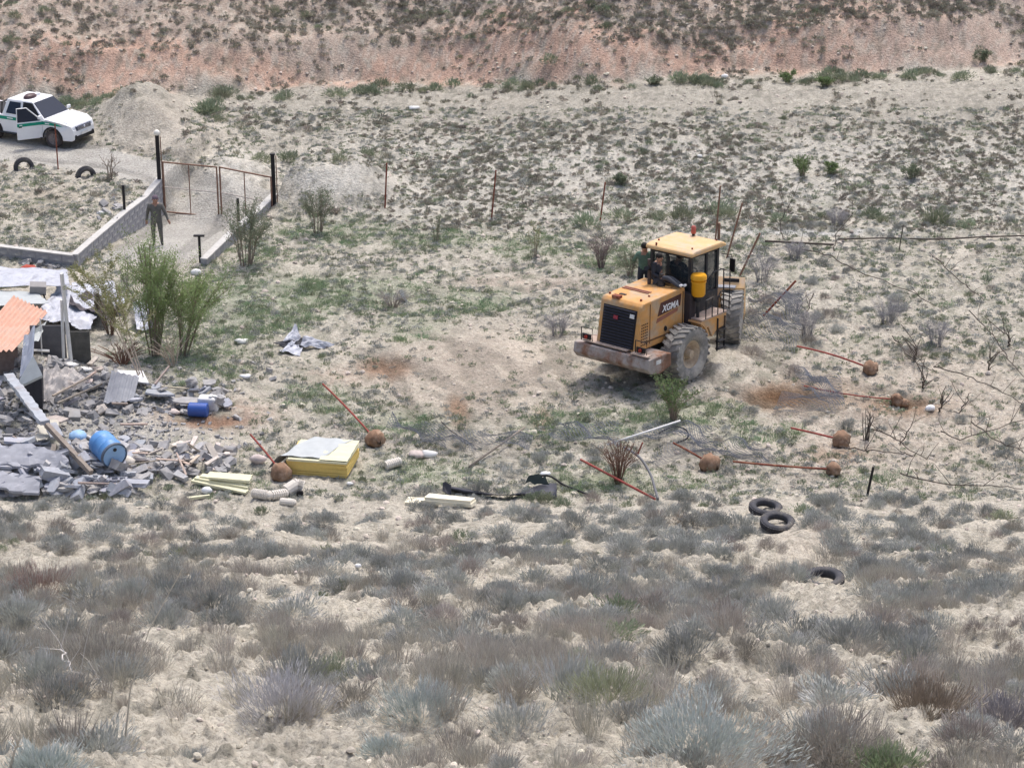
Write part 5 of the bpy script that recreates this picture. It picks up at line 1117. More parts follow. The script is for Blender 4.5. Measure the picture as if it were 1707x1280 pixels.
ob = st.build('rubble', RUB); tag(ob, kind='stuff')
for k in range(22):
    u, v = rnd.choice([(rnd.uniform(0, 230), rnd.uniform(700, 815)), (rnd.uniform(230, 380), rnd.uniform(745, 790)), (rnd.uniform(60, 300), rnd.uniform(620, 690))]); g = P(u, v, rnd.uniform(.1, .3)); d = Vector((rnd.gauss(0, 1), rnd.gauss(0, .6), rnd.gauss(0, .3))).normalized() * rnd.uniform(.4, 1.1)
    b = B(); b.box((0, 0, 0), (d.length, rnd.uniform(.03, .08), rnd.uniform(.02, .05)), d.to_track_quat('X', 'Z').to_euler(), jit=.008); ob = b.build('splintered_lath', WOODP if k % 3 else WOOD); ob.location = g
    lb = near_label(u, v, 'splintered wooden lath'); lb = lb if lb not in LUSED else near_label(u, v, 'splintered wooden lath', True); LUSED.add(lb); tag(ob, lb, 'lath', 'splintered laths in the rubble')
# white sacks
for (u, v, r, lab) in [(112, 612, .26, 'white sack slumped at the foot of the door post'), (140, 618, .22, 'small white sack right of the door post')]: blob(u, v, r, WHITED, 'sack', lab, 'sack', .38, .28)
panel_px('pale_sheet', [(66, 668, .2), (150, 640, .15), (120, 612, .3), (72, 612, .55)], mat('pale_sacking', (.50, .47, .45), .9, .15, 5), 'large pale crumpled sacking sheet beside the black box', 'sheet', crump=.22, nu=26, nv=18, freq=3.2)

# ------------------------------------------------------------------ fallen wire mesh
def mesh_net(quad, label, cell=.065, wr=.006, crump=.35, layers=1):
    q = [P(*c) for c in quad]; o = sum(q, Vector()) / 4; L1 = max((q[1] - q[0]).length, (q[2] - q[3]).length); L2 = max((q[3] - q[0]).length, (q[2] - q[1]).length)
    nu, nv = int(L1 / cell), max(4, int(L2 / cell)); b = B(); sd = rnd.uniform(0, 99)
    def pt(i, j):
        a, c = i / nu, j / nv; p = q[0].lerp(q[1], a).lerp(q[3].lerp(q[2], a), c) - o
        n1 = float(fbm(np.array(a * L1 * 1.1 + sd), np.array(c * L2 * 1.1), 2, 7)) - .5; return p + Vector((n1 * .4, n1 * .5, n1 * 1.3 * crump + .1))
    g = [[pt(i, j) for i in range(nu + 1)] for j in range(nv + 1)]; vs = []; fs = []
    for j in range(nv):
        for i in range(nu):
            a, c = (g[j][i], g[j + 1][i + 1]) if (i + j) % 2 == 0 else (g[j][i + 1], g[j + 1][i])
            k = len(vs); z = Vector((wr, 0, wr)); z2 = Vector((0, wr, -wr)); vs += [a + z, a - z, c - z, c + z, a + z2, a - z2, c - z2, c + z2]; fs += [(k, k + 1, k + 2, k + 3), (k + 4, k + 5, k + 6, k + 7)]
    b.add(vs, fs); ob = b.build('wire_mesh', WIRE); ob.location = o; tag(ob, label, 'wire mesh', 'fallen chain-link fencing')
mesh_net([(640, 722, .25), (750, 745, .1), (740, 712, .25), (650, 696, .45)], 'crumpled grey chain-link mesh beside the muddy concrete foot')
mesh_net([(690, 745, .1), (880, 760, .08), (890, 728, .1), (745, 716, .1)], 'flattened chain-link mesh lying across the middle of the field', wr=.005)
mesh_net([(905, 742, .1), (1040, 745, .25), (1030, 708, .35), (930, 712, .2)], 'grey chain-link mesh rolled up above the dead brown bush', wr=.0065)
mesh_net([(1035, 742, .2), (1200, 748, .15), (1190, 708, .3), (1080, 705, .3)], 'grey chain-link mesh crumpled below the green sapling', wr=.0065)
mesh_net([(1060, 775, .1), (1300, 770, .1), (1270, 740, .15), (1130, 735, .15)], 'thin chain-link mesh spread behind the egg-shaped concrete foot', wr=.0045)
mesh_net([(1345, 668, .2), (1412, 672, .2), (1400, 620, .5), (1330, 600, .5)], 'bluish chain-link mesh heaped over the brown pit', wr=.007, crump=.6)
mesh_net([(1290, 690, .1), (1395, 690, .1), (1400, 655, .3), (1300, 662, .1)], 'thin chain-link mesh trailing across the pit edge', wr=.0045)
mesh_net([(1240, 560, .3), (1330, 580, .3), (1340, 490, .9), (1255, 480, .9)], 'sagging chain-link mesh hanging on the tilted posts by the bucket', wr=.006, crump=.6)

# ------------------------------------------------------------------ bare vines and sticks on the ground
def vine(pts, label, r=.02, twigs=6, group='bare vine branches lying on the slope', m=None):
    Q = [P(u, v, h) for u, v, h in pts]; o = Q[0]; b = B(); out = []
    for i in range(len(Q) - 1):
        for k in range(5):
            p = Q[i].lerp(Q[i + 1], k / 5) - o; n = len(out); out.append(p + Vector((rnd.uniform(-.04, .04), rnd.uniform(-.05, .05), rnd.uniform(0, .06))))
    out.append(Q[-1] - o); b.tube(out, r, 5, r1=r * .5)
    for k in range(twigs):
        p = rnd.choice(out); L_ = rnd.uniform(.25, .8); d = Vector((rnd.uniform(-1, 1), rnd.uniform(-.6, .6), rnd.uniform(.2, 1.2))).normalized()
        b.tube([p, p + d * L_ * .5, p + d * L_ + Vector((rnd.uniform(-.1, .1), 0, rnd.uniform(-.1, .1)))], r * .5, 4, r1=r * .25)
    ob = b.build('vine_branch' if m is None else 'bare_twig', m or VINE); ob.location = o; return tag(ob, label, 'branch', group)
for pts, lab in [
    ([(1333, 415, .1), (1385, 428, .3), (1430, 455, .2), (1500, 480, .1), (1560, 510, .1)], 'long dark vine branch trailing from the dark rod down the slope'),
    ([(1488, 562, .15), (1510, 590, .2), (1535, 612, .1), (1560, 620, .1)], 'dark vine branch ending above the white bag at the pit'),
    ([(1557, 612, .1), (1600, 625, .25), (1650, 645, .2), (1707, 675, .1)], 'long dark vine branch crossing above the white bag'),
    ([(1617, 520, .1), (1655, 560, .3), (1680, 600, .1), (1715, 640, .1)], 'dark vine branch at the frame edge above the others'),
    ([(1560, 430, .15), (1600, 470, .25), (1640, 500, .1)], 'thin dark vine branch high on the scrub slope'),
    ([(1400, 745, .1), (1440, 752, .2), (1500, 758, .2), (1522, 760, .1)], 'dark vine branch right of the squat concrete foot'),
    ([(1500, 790, .1), (1550, 805, .2), (1640, 812, .1), (1705, 815, .15)], 'dark branch lying low at the slope edge'),
    ([(1620, 705, .1), (1660, 735, .2), (1707, 755, .1)], 'curved dark branch at the frame edge near the bottom of the field'),
    ([(1455, 715, .1), (1500, 740, .2), (1545, 765, .1)], 'thin vine branch falling right of the bare sapling'),
    ([(1570, 720, .1), (1600, 735, .15), (1707, 700, .1)], 'pale thin branch rising towards the frame edge'),
    ([(1355, 490, .8), (1345, 520, .5), (1338, 560, .1)], 'upright bare vine stem right of the tilted posts'),
    ([(1600, 690, .1), (1612, 670, .4), (1618, 655, .7)], 'bare vine stem standing near the frame edge'),
    ([(1500, 745, .1), (1512, 722, .5), (1520, 706, .8)], 'thin stick leaning above the slope edge'),
    ([(1390, 420, .1), (1392, 395, .4), (1420, 360, .9)], 'bare leaning vine stem beyond the dark rod'),
    ([(1305, 400, .1), (1300, 370, .6), (1322, 335, 1.2)], 'thin bare stem leaning behind the loader mirror')]:
    vine(pts, lab)
for i, (u, v) in enumerate([(1525, 605), (1540, 650), (1565, 690), (1680, 580), (1650, 620)]):
    vine([(u, v, -.05), (u + rnd.uniform(-6, 6), v - 14, .3), (u + rnd.uniform(-14, 14), v - 24, .75)], ['gnarled vine stump above the white bag', 'gnarled vine stump beyond the brown pit', 'gnarled vine stump right of the white bag', 'gnarled vine stump near the frame edge', 'gnarled vine stump between two long branches'][i], r=.03, twigs=7, group='bare vine stumps')
# ------------------------------------------------------------------ vegetation
def np_mesh(name, co, quads, m):
    me = bpy.data.meshes.new(name); co = np.asarray(co, np.float32); q = np.asarray(quads, np.int32)
    me.vertices.add(len(co)); me.vertices.foreach_set('co', co.ravel()); me.loops.add(q.size); me.loops.foreach_set('vertex_index', q.ravel())
    me.polygons.add(len(q)); me.polygons.foreach_set('loop_start', np.arange(0, q.size, 4, dtype=np.int32)); me.update(calc_edges=True); me.materials.append(m); return me
def blades(S, D, L, Wd, bend=0.0):
    """leaf or twig blades: start S, unit direction D, length L, width Wd -> two crossing-free quads each, bent in the middle"""
    n = len(S); sd = np.cross(D, rng.normal(size=(n, 3))); sd /= np.linalg.norm(sd, axis=1)[:, None] + 1e-9
    mid = S + D * (L * .5)[:, None]; mid[:, 2] += bend * L; end = S + D * L[:, None]
    w_ = Wd[:, None] / 2
    co = np.stack([S, mid + sd * w_, end, mid - sd * w_], 1).reshape(-1, 3)
    return co, np.arange(n * 4).reshape(-1, 4)
def shrub_mesh(name, m, n=700, r=.3, h=.26, bl=.09, bw=.012, up=.3, inner=.35, lean=(0, 0), lobes=5):
    th = np.arccos(rng.uniform(.02, 1, n) ** .8); ph = rng.uniform(0, 2 * np.pi, n)
    lob = 1 + .30 * np.sin(ph * lobes + rng.uniform(0, 6)) * np.sin(th) + .22 * np.sin(ph * (lobes * 2 - 1) + rng.uniform(0, 6)) * np.sin(th)
    k = rng.uniform(inner, 1, n) ** .6 * lob
    T = np.stack([np.sin(th) * np.cos(ph) * r * k, np.sin(th) * np.sin(ph) * r * k, np.cos(th) * h * k + .01], 1)
    D = np.stack([np.sin(th) * np.cos(ph), np.sin(th) * np.sin(ph), np.cos(th) + up], 1) + rng.normal(size=(n, 3)) * .28
    D /= np.linalg.norm(D, axis=1)[:, None]; L = bl * rng.uniform(.6, 1.3, n)
    S = T - D * L[:, None] * .6; S[:, 2] = np.maximum(S[:, 2], -.03)
    co, q = blades(S, D, L, bw * rng.uniform(.7, 1.4, n)); return np_mesh(name, co, q, m)
def grass_mesh(name, m, n=150, r=.12, h=.35, bw=.006, spread=.5):
    ph = rng.uniform(0, 2 * np.pi, n); rr = r * rng.uniform(0, 1, n) ** .5 * .6
    S = np.stack([rr * np.cos(ph), rr * np.sin(ph), np.full(n, -.02)], 1); a = rng.normal(0, spread, n); b_ = rng.normal(0, spread, n)
    D = np.stack([a * .5 + np.cos(ph) * .25, b_ * .5 + np.sin(ph) * .25, np.ones(n)], 1); D /= np.linalg.norm(D, axis=1)[:, None]
    co, q = blades(S, D, h * rng.uniform(.45, 1.1, n), bw * rng.uniform(.7, 1.4, n)); return np_mesh(name, co, q, m)
VS = dict(
    sage=mat('sage_leaf', (.285, .295, .275), .9, .25, 9, c2=(.35, .35, .35), c2amt=.5, objrand=.22, spec=.1),
    silver=mat('silver_sage_leaf', (.40, .44, .42), .85, .2, 9, c2=(.48, .49, .48), c2amt=.5, objrand=.12, spec=.15),
    dry=mat('dry_twig', (.295, .27, .245), .95, .25, 9, c2=(.37, .345, .32), c2amt=.5, objrand=.22, spec=.1),
    straw=mat('dry_straw', (.39, .365, .32), .9, .25, 9, c2=(.30, .295, .275), c2amt=.5, objrand=.18, spec=.1),
    olive=mat('olive_leaf', (.19, .215, .15), .9, .3, 12, c2=(.26, .26, .205), c2amt=.4, objrand=.22, spec=.1),
    green=mat('weed_green', (.155, .205, .125), .9, .25, 9, c2=(.22, .24, .16), c2amt=.4, objrand=.2, spec=.1),
    far=mat('far_scrub', (.235, .215, .18), .95, .3, 5, c2=(.19, .21, .165), c2amt=.5, objrand=.28, spec=.05))
def leafy(m, k=.4):
    n = m.node_tree.nodes; L = m.node_tree.links; b = n['Principled BSDF']; o_ = [x for x in n if x.type == 'OUTPUT_MATERIAL'][0]
    tr = n.new('ShaderNodeBsdfTranslucent'); mx = n.new('ShaderNodeMixShader'); mx.inputs[0].default_value = k
    L.new(b.inputs['Base Color'].links[0].from_socket, tr.inputs[0]); L.new(b.outputs[0], mx.inputs[1]); L.new(tr.outputs[0], mx.inputs[2]); L.new(mx.outputs[0], o_.inputs[0])
def lighten(m, k):
    for nd in m.node_tree.nodes:
        if nd.type == 'RGB': nd.outputs[0].default_value = tuple(min(.8, c * k) for c in nd.outputs[0].default_value[:3]) + (1,)
        if nd.type == 'MIX_RGB': nd.inputs[2].default_value = tuple(min(.8, c * k) for c in nd.inputs[2].default_value[:3]) + (1,)
for k_, f_ in dict(sage=1.25, silver=1.1, dry=1.2, straw=1.1, olive=1.42, green=1.7, far=1.65).items(): lighten(VS[k_], f_)
for k_, m_ in VS.items(): leafy(m_, .08 if k_ == 'far' else .22)
PROTO = {
    'sage': [shrub_mesh('sagebrush', VS['sage'], 1300, .3, .24, .075, .008), shrub_mesh('sagebrush', VS['sage'], 1100, .32, .20, .07, .0085, lobes=3), shrub_mesh('sagebrush', VS['sage'], 1300, .27, .28, .09, .007, up=.9, lobes=4)],
    'dry': [shrub_mesh('dry_shrub', VS['dry'], 950, .26, .30, .12, .005, up=1.0), shrub_mesh('dry_shrub', VS['dry'], 900, .3, .24, .11, .0055, up=.5, lobes=3)],
    'grass': [grass_mesh('grass_tuft', VS['straw'], 170, .16, .36, .0048), grass_mesh('grass_tuft', VS['straw'], 150, .24, .28, .005, .8)],
    'olive': [shrub_mesh('olive_bush', VS['olive'], 520, .3, .26, .09, .018, up=.6), shrub_mesh('olive_bush', VS['olive'], 420, .32, .22, .08, .02, lobes=3)],
    'green': [grass_mesh('green_weed', VS['green'], 150, .50, .13, .012, 1.1), shrub_mesh('green_weed', VS['green'], 150, .30, .08, .06, .016, up=.6, lobes=3, inner=.1)],
    'far': [shrub_mesh('scrub', VS['far'], 90, .17, .17, .10, .034, up=.6), shrub_mesh('scrub', VS['far'], 80, .2, .13, .09, .036, up=.3, lobes=3)],
    'tuft': [shrub_mesh('low_tuft', VS['olive'], 70, .13, .08, .06, .018, up=.5), shrub_mesh('low_tuft', VS['sage'], 80, .14, .08, .06, .016, up=.4, lobes=3)],
}
PTS = {k: [] for k in PROTO}
def scatter(kind, n, ylo, yhi, dens, smin, smax, upow=1.6):
    Y = rng.uniform(ylo, yhi, n); hw = 3.0 + .228 * Y
    keep = rng.uniform(0, 1, n) < hw / (3.0 + .228 * yhi); Y = Y[keep]; hw = hw[keep]; X = rng.uniform(-1, 1, len(Y)) * hw
    Z = HT(X, Y); U, V, D = project(X, Y, Z); p = dens(X, Y, U, V)
    k = (rng.uniform(0, 1, len(Y)) < p) & (U > -90) & (U < 1800) & (V > -60) & (V < 1400)
    X, Y, Z, U, V, D = (a[k] for a in (X, Y, Z, U, V, D)); s = smin + (smax - smin) * rng.uniform(0, 1, len(X)) ** upow
    for i in range(len(X)): PTS[kind].append((s[i] * F_PX / D[i], X[i], Y[i], Z[i] - .02 * s[i], s[i], U[i], V[i]))
def E(u, v, c, ru, rv): return np.clip(1.5 - ((u - c[0]) / ru) ** 2 - ((v - c[1]) / rv) ** 2, 0, 1)
def clear(u, v):
    """where things or bare soil keep plants away"""
    m = roadmask(u, v) * 1.0
    for c, ru, rv in [((1110, 590), 170, 55), ((1296, 876), 45, 22), ((1276, 850), 40, 14), ((1372, 1000), 75, 48), ((110, 700), 150, 120), ((290, 720), 130, 70), ((520, 780), 75, 30), ((1300, 662), 70, 25), ((60, 530), 150, 90),
                      ((70, 225), 110, 45), ((262, 380), 14, 50), ((505, 575), 50, 22), ((1340, 915), 45, 30), ((250, 200), 70, 55), ((560, 300), 70, 26), ((400, 290), 60, 32)]:
        m = np.maximum(m, E(u, v, c, ru, rv))
    return 1 - np.clip(m, 0, 1)
bare = lambda u, v: np.clip(E(u, v, (330, 1130), 120, 45) + E(u, v, (230, 1210), 240, 34) + E(u, v, (620, 1225), 120, 22) + E(u, v, (930, 1185), 110, 22) + E(u, v, (930, 1250), 120, 30) + E(u, v, (1480, 1110), 90, 18) + E(u, v, (700, 1180), 80, 14), 0, 1)
def nz(x, y, s, f=.6, lo=.42, hi=.6): return sstep(lo, hi, fbm(x * f, y * f * .8, 3, s))
# near slope
scatter('sage', 7600, 15, 60, lambda x, y, u, v: (.06 + .46 * nz(x, y, 201)) * (1 - .93 * bare(u, v)) * clear(u, v) * sstep(815, 850, v) * (1 + .5 * sstep(930, 1020, v)) * (1 - .66 * sstep(1040, 1110, v)), .5, 1.45)
scatter('dry', 3400, 15, 60, lambda x, y, u, v: (.02 + .26 * nz(x, y, 211)) * (1 - .95 * bare(u, v)) * clear(u, v) * sstep(820, 900, v) * (1 + .9 * sstep(960, 1040, v)) * (1 - .45 * sstep(1050, 1120, v)), .45, 1.25)
scatter('grass', 20000, 15, 50, lambda x, y, u, v: (.05 + .55 * nz(x, y, 221, .5)) * (1 - .93 * bare(u, v)) * (.12 + sstep(910, 990, v)) * (1 - .25 * sstep(1100, 1200, v)) * clear(u, v), .5, 1.25)
scatter('olive', 1400, 22, 62, lambda x, y, u, v: .2 * nz(x, y, 231) * clear(u, v) * sstep(815, 850, v) * (1 - bare(u, v)), .45, 1.1)
# the cleared field and its weeds
GREEN = [((420, 520), 110, 60), ((600, 490), 150, 32), ((560, 385), 90, 26), ((800, 500), 70, 22), ((690, 545), 80, 30), ((530, 665), 60, 22), ((660, 705), 80, 25), ((960, 705), 110, 26), ((1150, 690), 100, 22), ((700, 790), 110, 22), ((1240, 725), 60, 18), ((340, 620), 70, 26), ((720, 400), 90, 22),
         ((900, 410), 80, 20), ((1030, 430), 60, 26), ((310, 560), 90, 50), ((970, 800), 90, 22), ((420, 430), 80, 30), ((920, 645), 60, 14), ((1300, 720), 60, 14), ((1460, 800), 60, 20), ((1120, 800), 90, 16)]
def gm(u, v):
    m = 0 * u
    for c, ru, rv in GREEN: m = np.maximum(m, E(u, v, c, ru, rv))
    return m
scatter('green', 24000, 55, 90, lambda x, y, u, v: (gm(u, v) * (.38 + .62 * nz(x, y, 241, .9)) + .012) * clear(u, v) * (1 - .8 * E(u, v, (780, 600), 170, 60)) * (v < 830), .45, 1.3)
field = lambda u, v: (v < 835) * (v > 180) * (1 - .85 * E(u, v, (780, 600), 190, 70)) * (1 - .6 * E(u, v, (1500, 690), 220, 90)) * (1 - .75 * E(u, v, (880, 470), 120, 14))
scatter('tuft', 60000, 56, 97, lambda x, y, u, v: (.26 + .7 * nz(x, y, 251, 1.2, .42, .58)) * clear(u, v) * field(u, v), .45, 1.35)
scatter('olive', 3600, 56, 98, lambda x, y, u, v: .3 * nz(x, y, 261, .8, .5, .64) * clear(u, v) * field(u, v) * (.5 + .7 * (u > 1180)), .3, .7)
scatter('sage', 3600, 58, 82, lambda x, y, u, v: .40 * nz(x, y, 271, .6, .5, .64) * clear(u, v) * field(u, v) * ((u > 1200) | (v > 740)), .4, 1.05)
scatter('dry', 1600, 58, 82, lambda x, y, u, v: .25 * nz(x, y, 281, .6, .5, .64) * clear(u, v) * field(u, v) * (u > 1180), .6, 1.5)
# speckled pale slope behind the fence line, valley floor, far bank and hill
scatter('far', 36000, 76, 96, lambda x, y, u, v: (.13 + .5 * nz(x, y, 291, .9, .38, .6)) * clear(u, v) * (v < 385) * (v > 205) * sstep(560, 760, u), .3, .85)
scatter('far', 5000, 76, 100, lambda x, y, u, v: .42 * nz(x, y, 301, .7, .45, .62) * clear(u, v) * (u < 650) * (v < 400), .5, 1.3)
scatter('far', 16000, 90, 101, lambda x, y, u, v: .16 * clear(u, v) * nz(x, y, 311) * (v < 215), .4, 1.1)
scatter('olive', 2600, 94, 106, lambda x, y, u, v: np.exp(-((y - bankbase(x) + 1.2) / .8) ** 2) * (.25 + .45 * nz(x, y, 321, .5)) * clear(u, v), .6, 1.6)
scatter('olive', 700, 80, 101, lambda x, y, u, v: (E(u, v, (560, 264), 90, 7) * 1.0 + E(u, v, (470, 262), 60, 8) + E(u, v, (120, 172), 90, 12) + E(u, v, (330, 200), 30, 10) + E(u, v, (360, 185), 60, 22) + .8 * E(u, v, (600, 160), 90, 12) + .3 * E(u, v, (470, 170), 60, 12)) * .8 * clear(u, v), .9, 2.0)
scatter('olive', 500, 70, 84, lambda x, y, u, v: E(u, v, (1250, 368), 420, 12) * .7, .9, 1.9)
hill = lambda x, y: sstep(1.0, 2.2, y - bankbase(x) + (fbm(x * .5, y * .3, 2, 341) - .5) * 1.6)
scatter('far', 54000, 94, 122, lambda x, y, u, v: (hill(x, y) * (.35 + .65 * nz(x, y, 331, .7, .36, .56)) + .02) * (y > bankbase(x)) * (1 - .7 * E(u, v, (1560, 70), 160, 40)) * (1 - .6 * (u < 420)), .4, 1.15)
scatter('olive', 2500, 96, 112, lambda x, y, u, v: hill(x, y) * .25 * nz(x, y, 351, .5) * (y > bankbase(x)), .5, 1.2)

def gn_scatter(name, src_mesh, pts, kindname):
    arr = np.array([(p[1], p[2], p[3]) for p in pts], np.float32); me = bpy.data.meshes.new(name); me.vertices.add(len(arr)); me.vertices.foreach_set('co', arr.ravel())
    a = me.attributes.new('size', 'FLOAT', 'POINT'); a.data.foreach_set('value', np.array([p[4] for p in pts], np.float32))
    r = me.attributes.new('turn', 'FLOAT_VECTOR', 'POINT'); rot = np.stack([rng.normal(0, .12, len(arr)), rng.normal(0, .12, len(arr)), rng.uniform(0, 6.28, len(arr))], 1).astype(np.float32); r.data.foreach_set('vector', rot.ravel()); me.update()
    o = bpy.data.objects.new(name, me); COL.objects.link(o); o['kind'] = 'stuff'
    c = bpy.data.objects.new('clump', src_mesh); COL.objects.link(c); c.parent = o; c.location = arr[0]; c.scale = (float(pts[0][4]),) * 3
    ng = bpy.data.node_groups.new('scatter', 'GeometryNodeTree'); ng.interface.new_socket('Geometry', in_out='INPUT', socket_type='NodeSocketGeometry'); ng.interface.new_socket('Geometry', in_out='OUTPUT', socket_type='NodeSocketGeometry')
    N = ng.nodes; L = ng.links; gi = N.new('NodeGroupInput'); go = N.new('NodeGroupOutput'); ip = N.new('GeometryNodeInstanceOnPoints'); oi = N.new('GeometryNodeObjectInfo'); oi.inputs[0].default_value = c; oi.transform_space = 'ORIGINAL'; oi.inputs['As Instance'].default_value = True
    n1 = N.new('GeometryNodeInputNamedAttribute'); n1.data_type = 'FLOAT'; n1.inputs[0].default_value = 'size'; n2 = N.new('GeometryNodeInputNamedAttribute'); n2.data_type = 'FLOAT_VECTOR'; n2.inputs[0].default_value = 'turn'
    L.new(gi.outputs[0], ip.inputs['Points']); L.new(oi.outputs['Geometry'], ip.inputs['Instance']); L.new(n1.outputs[0], ip.inputs['Scale']); L.new(n2.outputs[0], ip.inputs['Rotation']); L.new(ip.outputs[0], go.inputs[0])
    md = o.modifiers.new('scatter', 'NODES'); md.node_group = ng; return o
LAND = [(1296, 876, 'the lower tyre of the pair'), (1276, 840, 'the upper tyre of the pair'), (1372, 970, 'the lone sunk tyre'), (735, 838, 'the two cream boards'), (597, 945, 'the small white stone'), (1160, 1240, 'the big pale sage mound'), (470, 1160, 'the silvery sage'), (330, 1130, 'the bare earth patch'),
        (120, 1130, 'the bleached twig'), (300, 1100, 'the tall grass stalk'), (380, 830, 'the foam fan'), (100, 850, 'the rubble heap'), (500, 840, 'the ribbed hoses'), (1095, 840, 'the red pole end'), (1443, 826, 'the charred stake'), (1690, 880, 'the far end of the slope edge'), (20, 950, 'the reddish grass at the frame edge'),
        (1690, 1120, 'the dark shrub at the frame edge'), (30, 1260, 'the bottom corner by the pale stalk'), (900, 1150, 'the leaning pale stalk'), (1550, 1100, 'the brown shrub mass'), (850, 830, 'the black plastic strip'), (1500, 1250, 'the green tuft at the bottom edge'), (900, 960, 'the middle of the scrub slope'), (200, 1020, 'the thick grass band'), (1250, 1080, 'the grass band below the lone tyre')]
used = {}
def individuals(kind, n, nm_, cat, words_, grp):
    L_ = sorted(PTS[kind], key=lambda p: -p[0]); inview = [p for p in L_ if -20 < p[5] < 1727 and 0 < p[6] < 1330][:n]; ids = {id(p) for p in inview}
    s_ = [p[4] for p in inview]; q1, q2 = np.percentile(s_, 33), np.percentile(s_, 70)
    for p in inview:
        me = rnd.choice(PROTO[kind]); o = bpy.data.objects.new(nm_, me); COL.objects.link(o); o.location = p[1:4]; s = p[4]; o.scale = (s * rnd.uniform(.85, 1.25), s * rnd.uniform(.85, 1.2), s * rnd.uniform(.85, 1.15)); o.rotation_euler = (rnd.gauss(0, .1), rnd.gauss(0, .1), rnd.uniform(0, 6.28))
        sz = 'small' if s < q1 else ('mid-sized' if s < q2 else 'large'); lb = near_label(p[5], p[6], f'{sz} {words_}')
        if lb in used:
            col_ = ['far left', 'left', 'left of centre', 'right of centre', 'right', 'far right'][int(min(5, max(0, p[5] / 1707 * 6)))]; row_ = ['upper', 'middle', 'lower'][int(min(2, max(0, (p[6] - 820) / 153)))]
            for lb2 in (near_label(p[5], p[6], f'{sz} {words_}', True).replace('well ', ''), lb.replace('well ', '') + f', {row_} slope, {col_}', lb.replace('well ', '') + f', {row_} slope, {col_}, ' + ('taller than wide' if o.scale.z > o.scale.x else 'wider than tall')):
                if len(lb2.split()) <= 16 and lb2 not in used: lb = lb2; break
        used[lb] = 1; tag(o, lb, cat, grp)
    PTS[kind] = [p for p in PTS[kind] if id(p) not in ids]
individuals('sage', 170, 'sagebrush', 'sagebrush', 'grey-green sagebrush', 'grey sagebrush on the slope')
individuals('dry', 95, 'dry_shrub', 'dry shrub', 'brownish dry shrub', 'dry brown shrubs on the slope')
individuals('grass', 80, 'grass_tuft', 'grass tuft', 'tuft of dry straw grass', 'dry grass tufts on the slope')
individuals('olive', 60, 'olive_bush', 'bush', 'dull green bush', 'dull green bushes')
NM = dict(sage='shrubbery', dry='dry_undergrowth', grass='dry_grass', olive='green_undergrowth', green='weeds', far='scrub_vegetation', tuft='low_ground_cover')
for k, v in PTS.items():
    for i, me in enumerate(PROTO[k]):
        sub = v[i::len(PROTO[k])]
        if sub: gn_scatter(NM[k], me, sub, k)
# stones and clods strewn over the soil
b = B(); b.ball((0, 0, 0), .5, 6, 4, .6, jit=.25); so = b.build('clod_src', mat('pale_clod', (.50, .45, .385), .95, .2, 5, objrand=.3)); cm = so.data; bpy.data.objects.remove(so); cm.name = 'clod'
PTS['clod'] = []
scatter('clod', 26000, 14, 100, lambda x, y, u, v: (.25 + .6 * nz(x, y, 401, .8)) * clear(u, v) * (1 - .6 * E(u, v, (780, 600), 190, 70)) * (1 - .8 * (v > 1000) * 0), .05, .22, 3)
scatter('clod', 16000, 14, 42, lambda x, y, u, v: .2 + .75 * nz(x, y, 411, 1.0), .04, .20, 3)
gn_scatter('gravel', cm, [(p[0], p[1], p[2], p[3] + .01, p[4] * (.45 if p[6] > 900 else 1), p[5], p[6]) for p in PTS['clod']], 'clod')

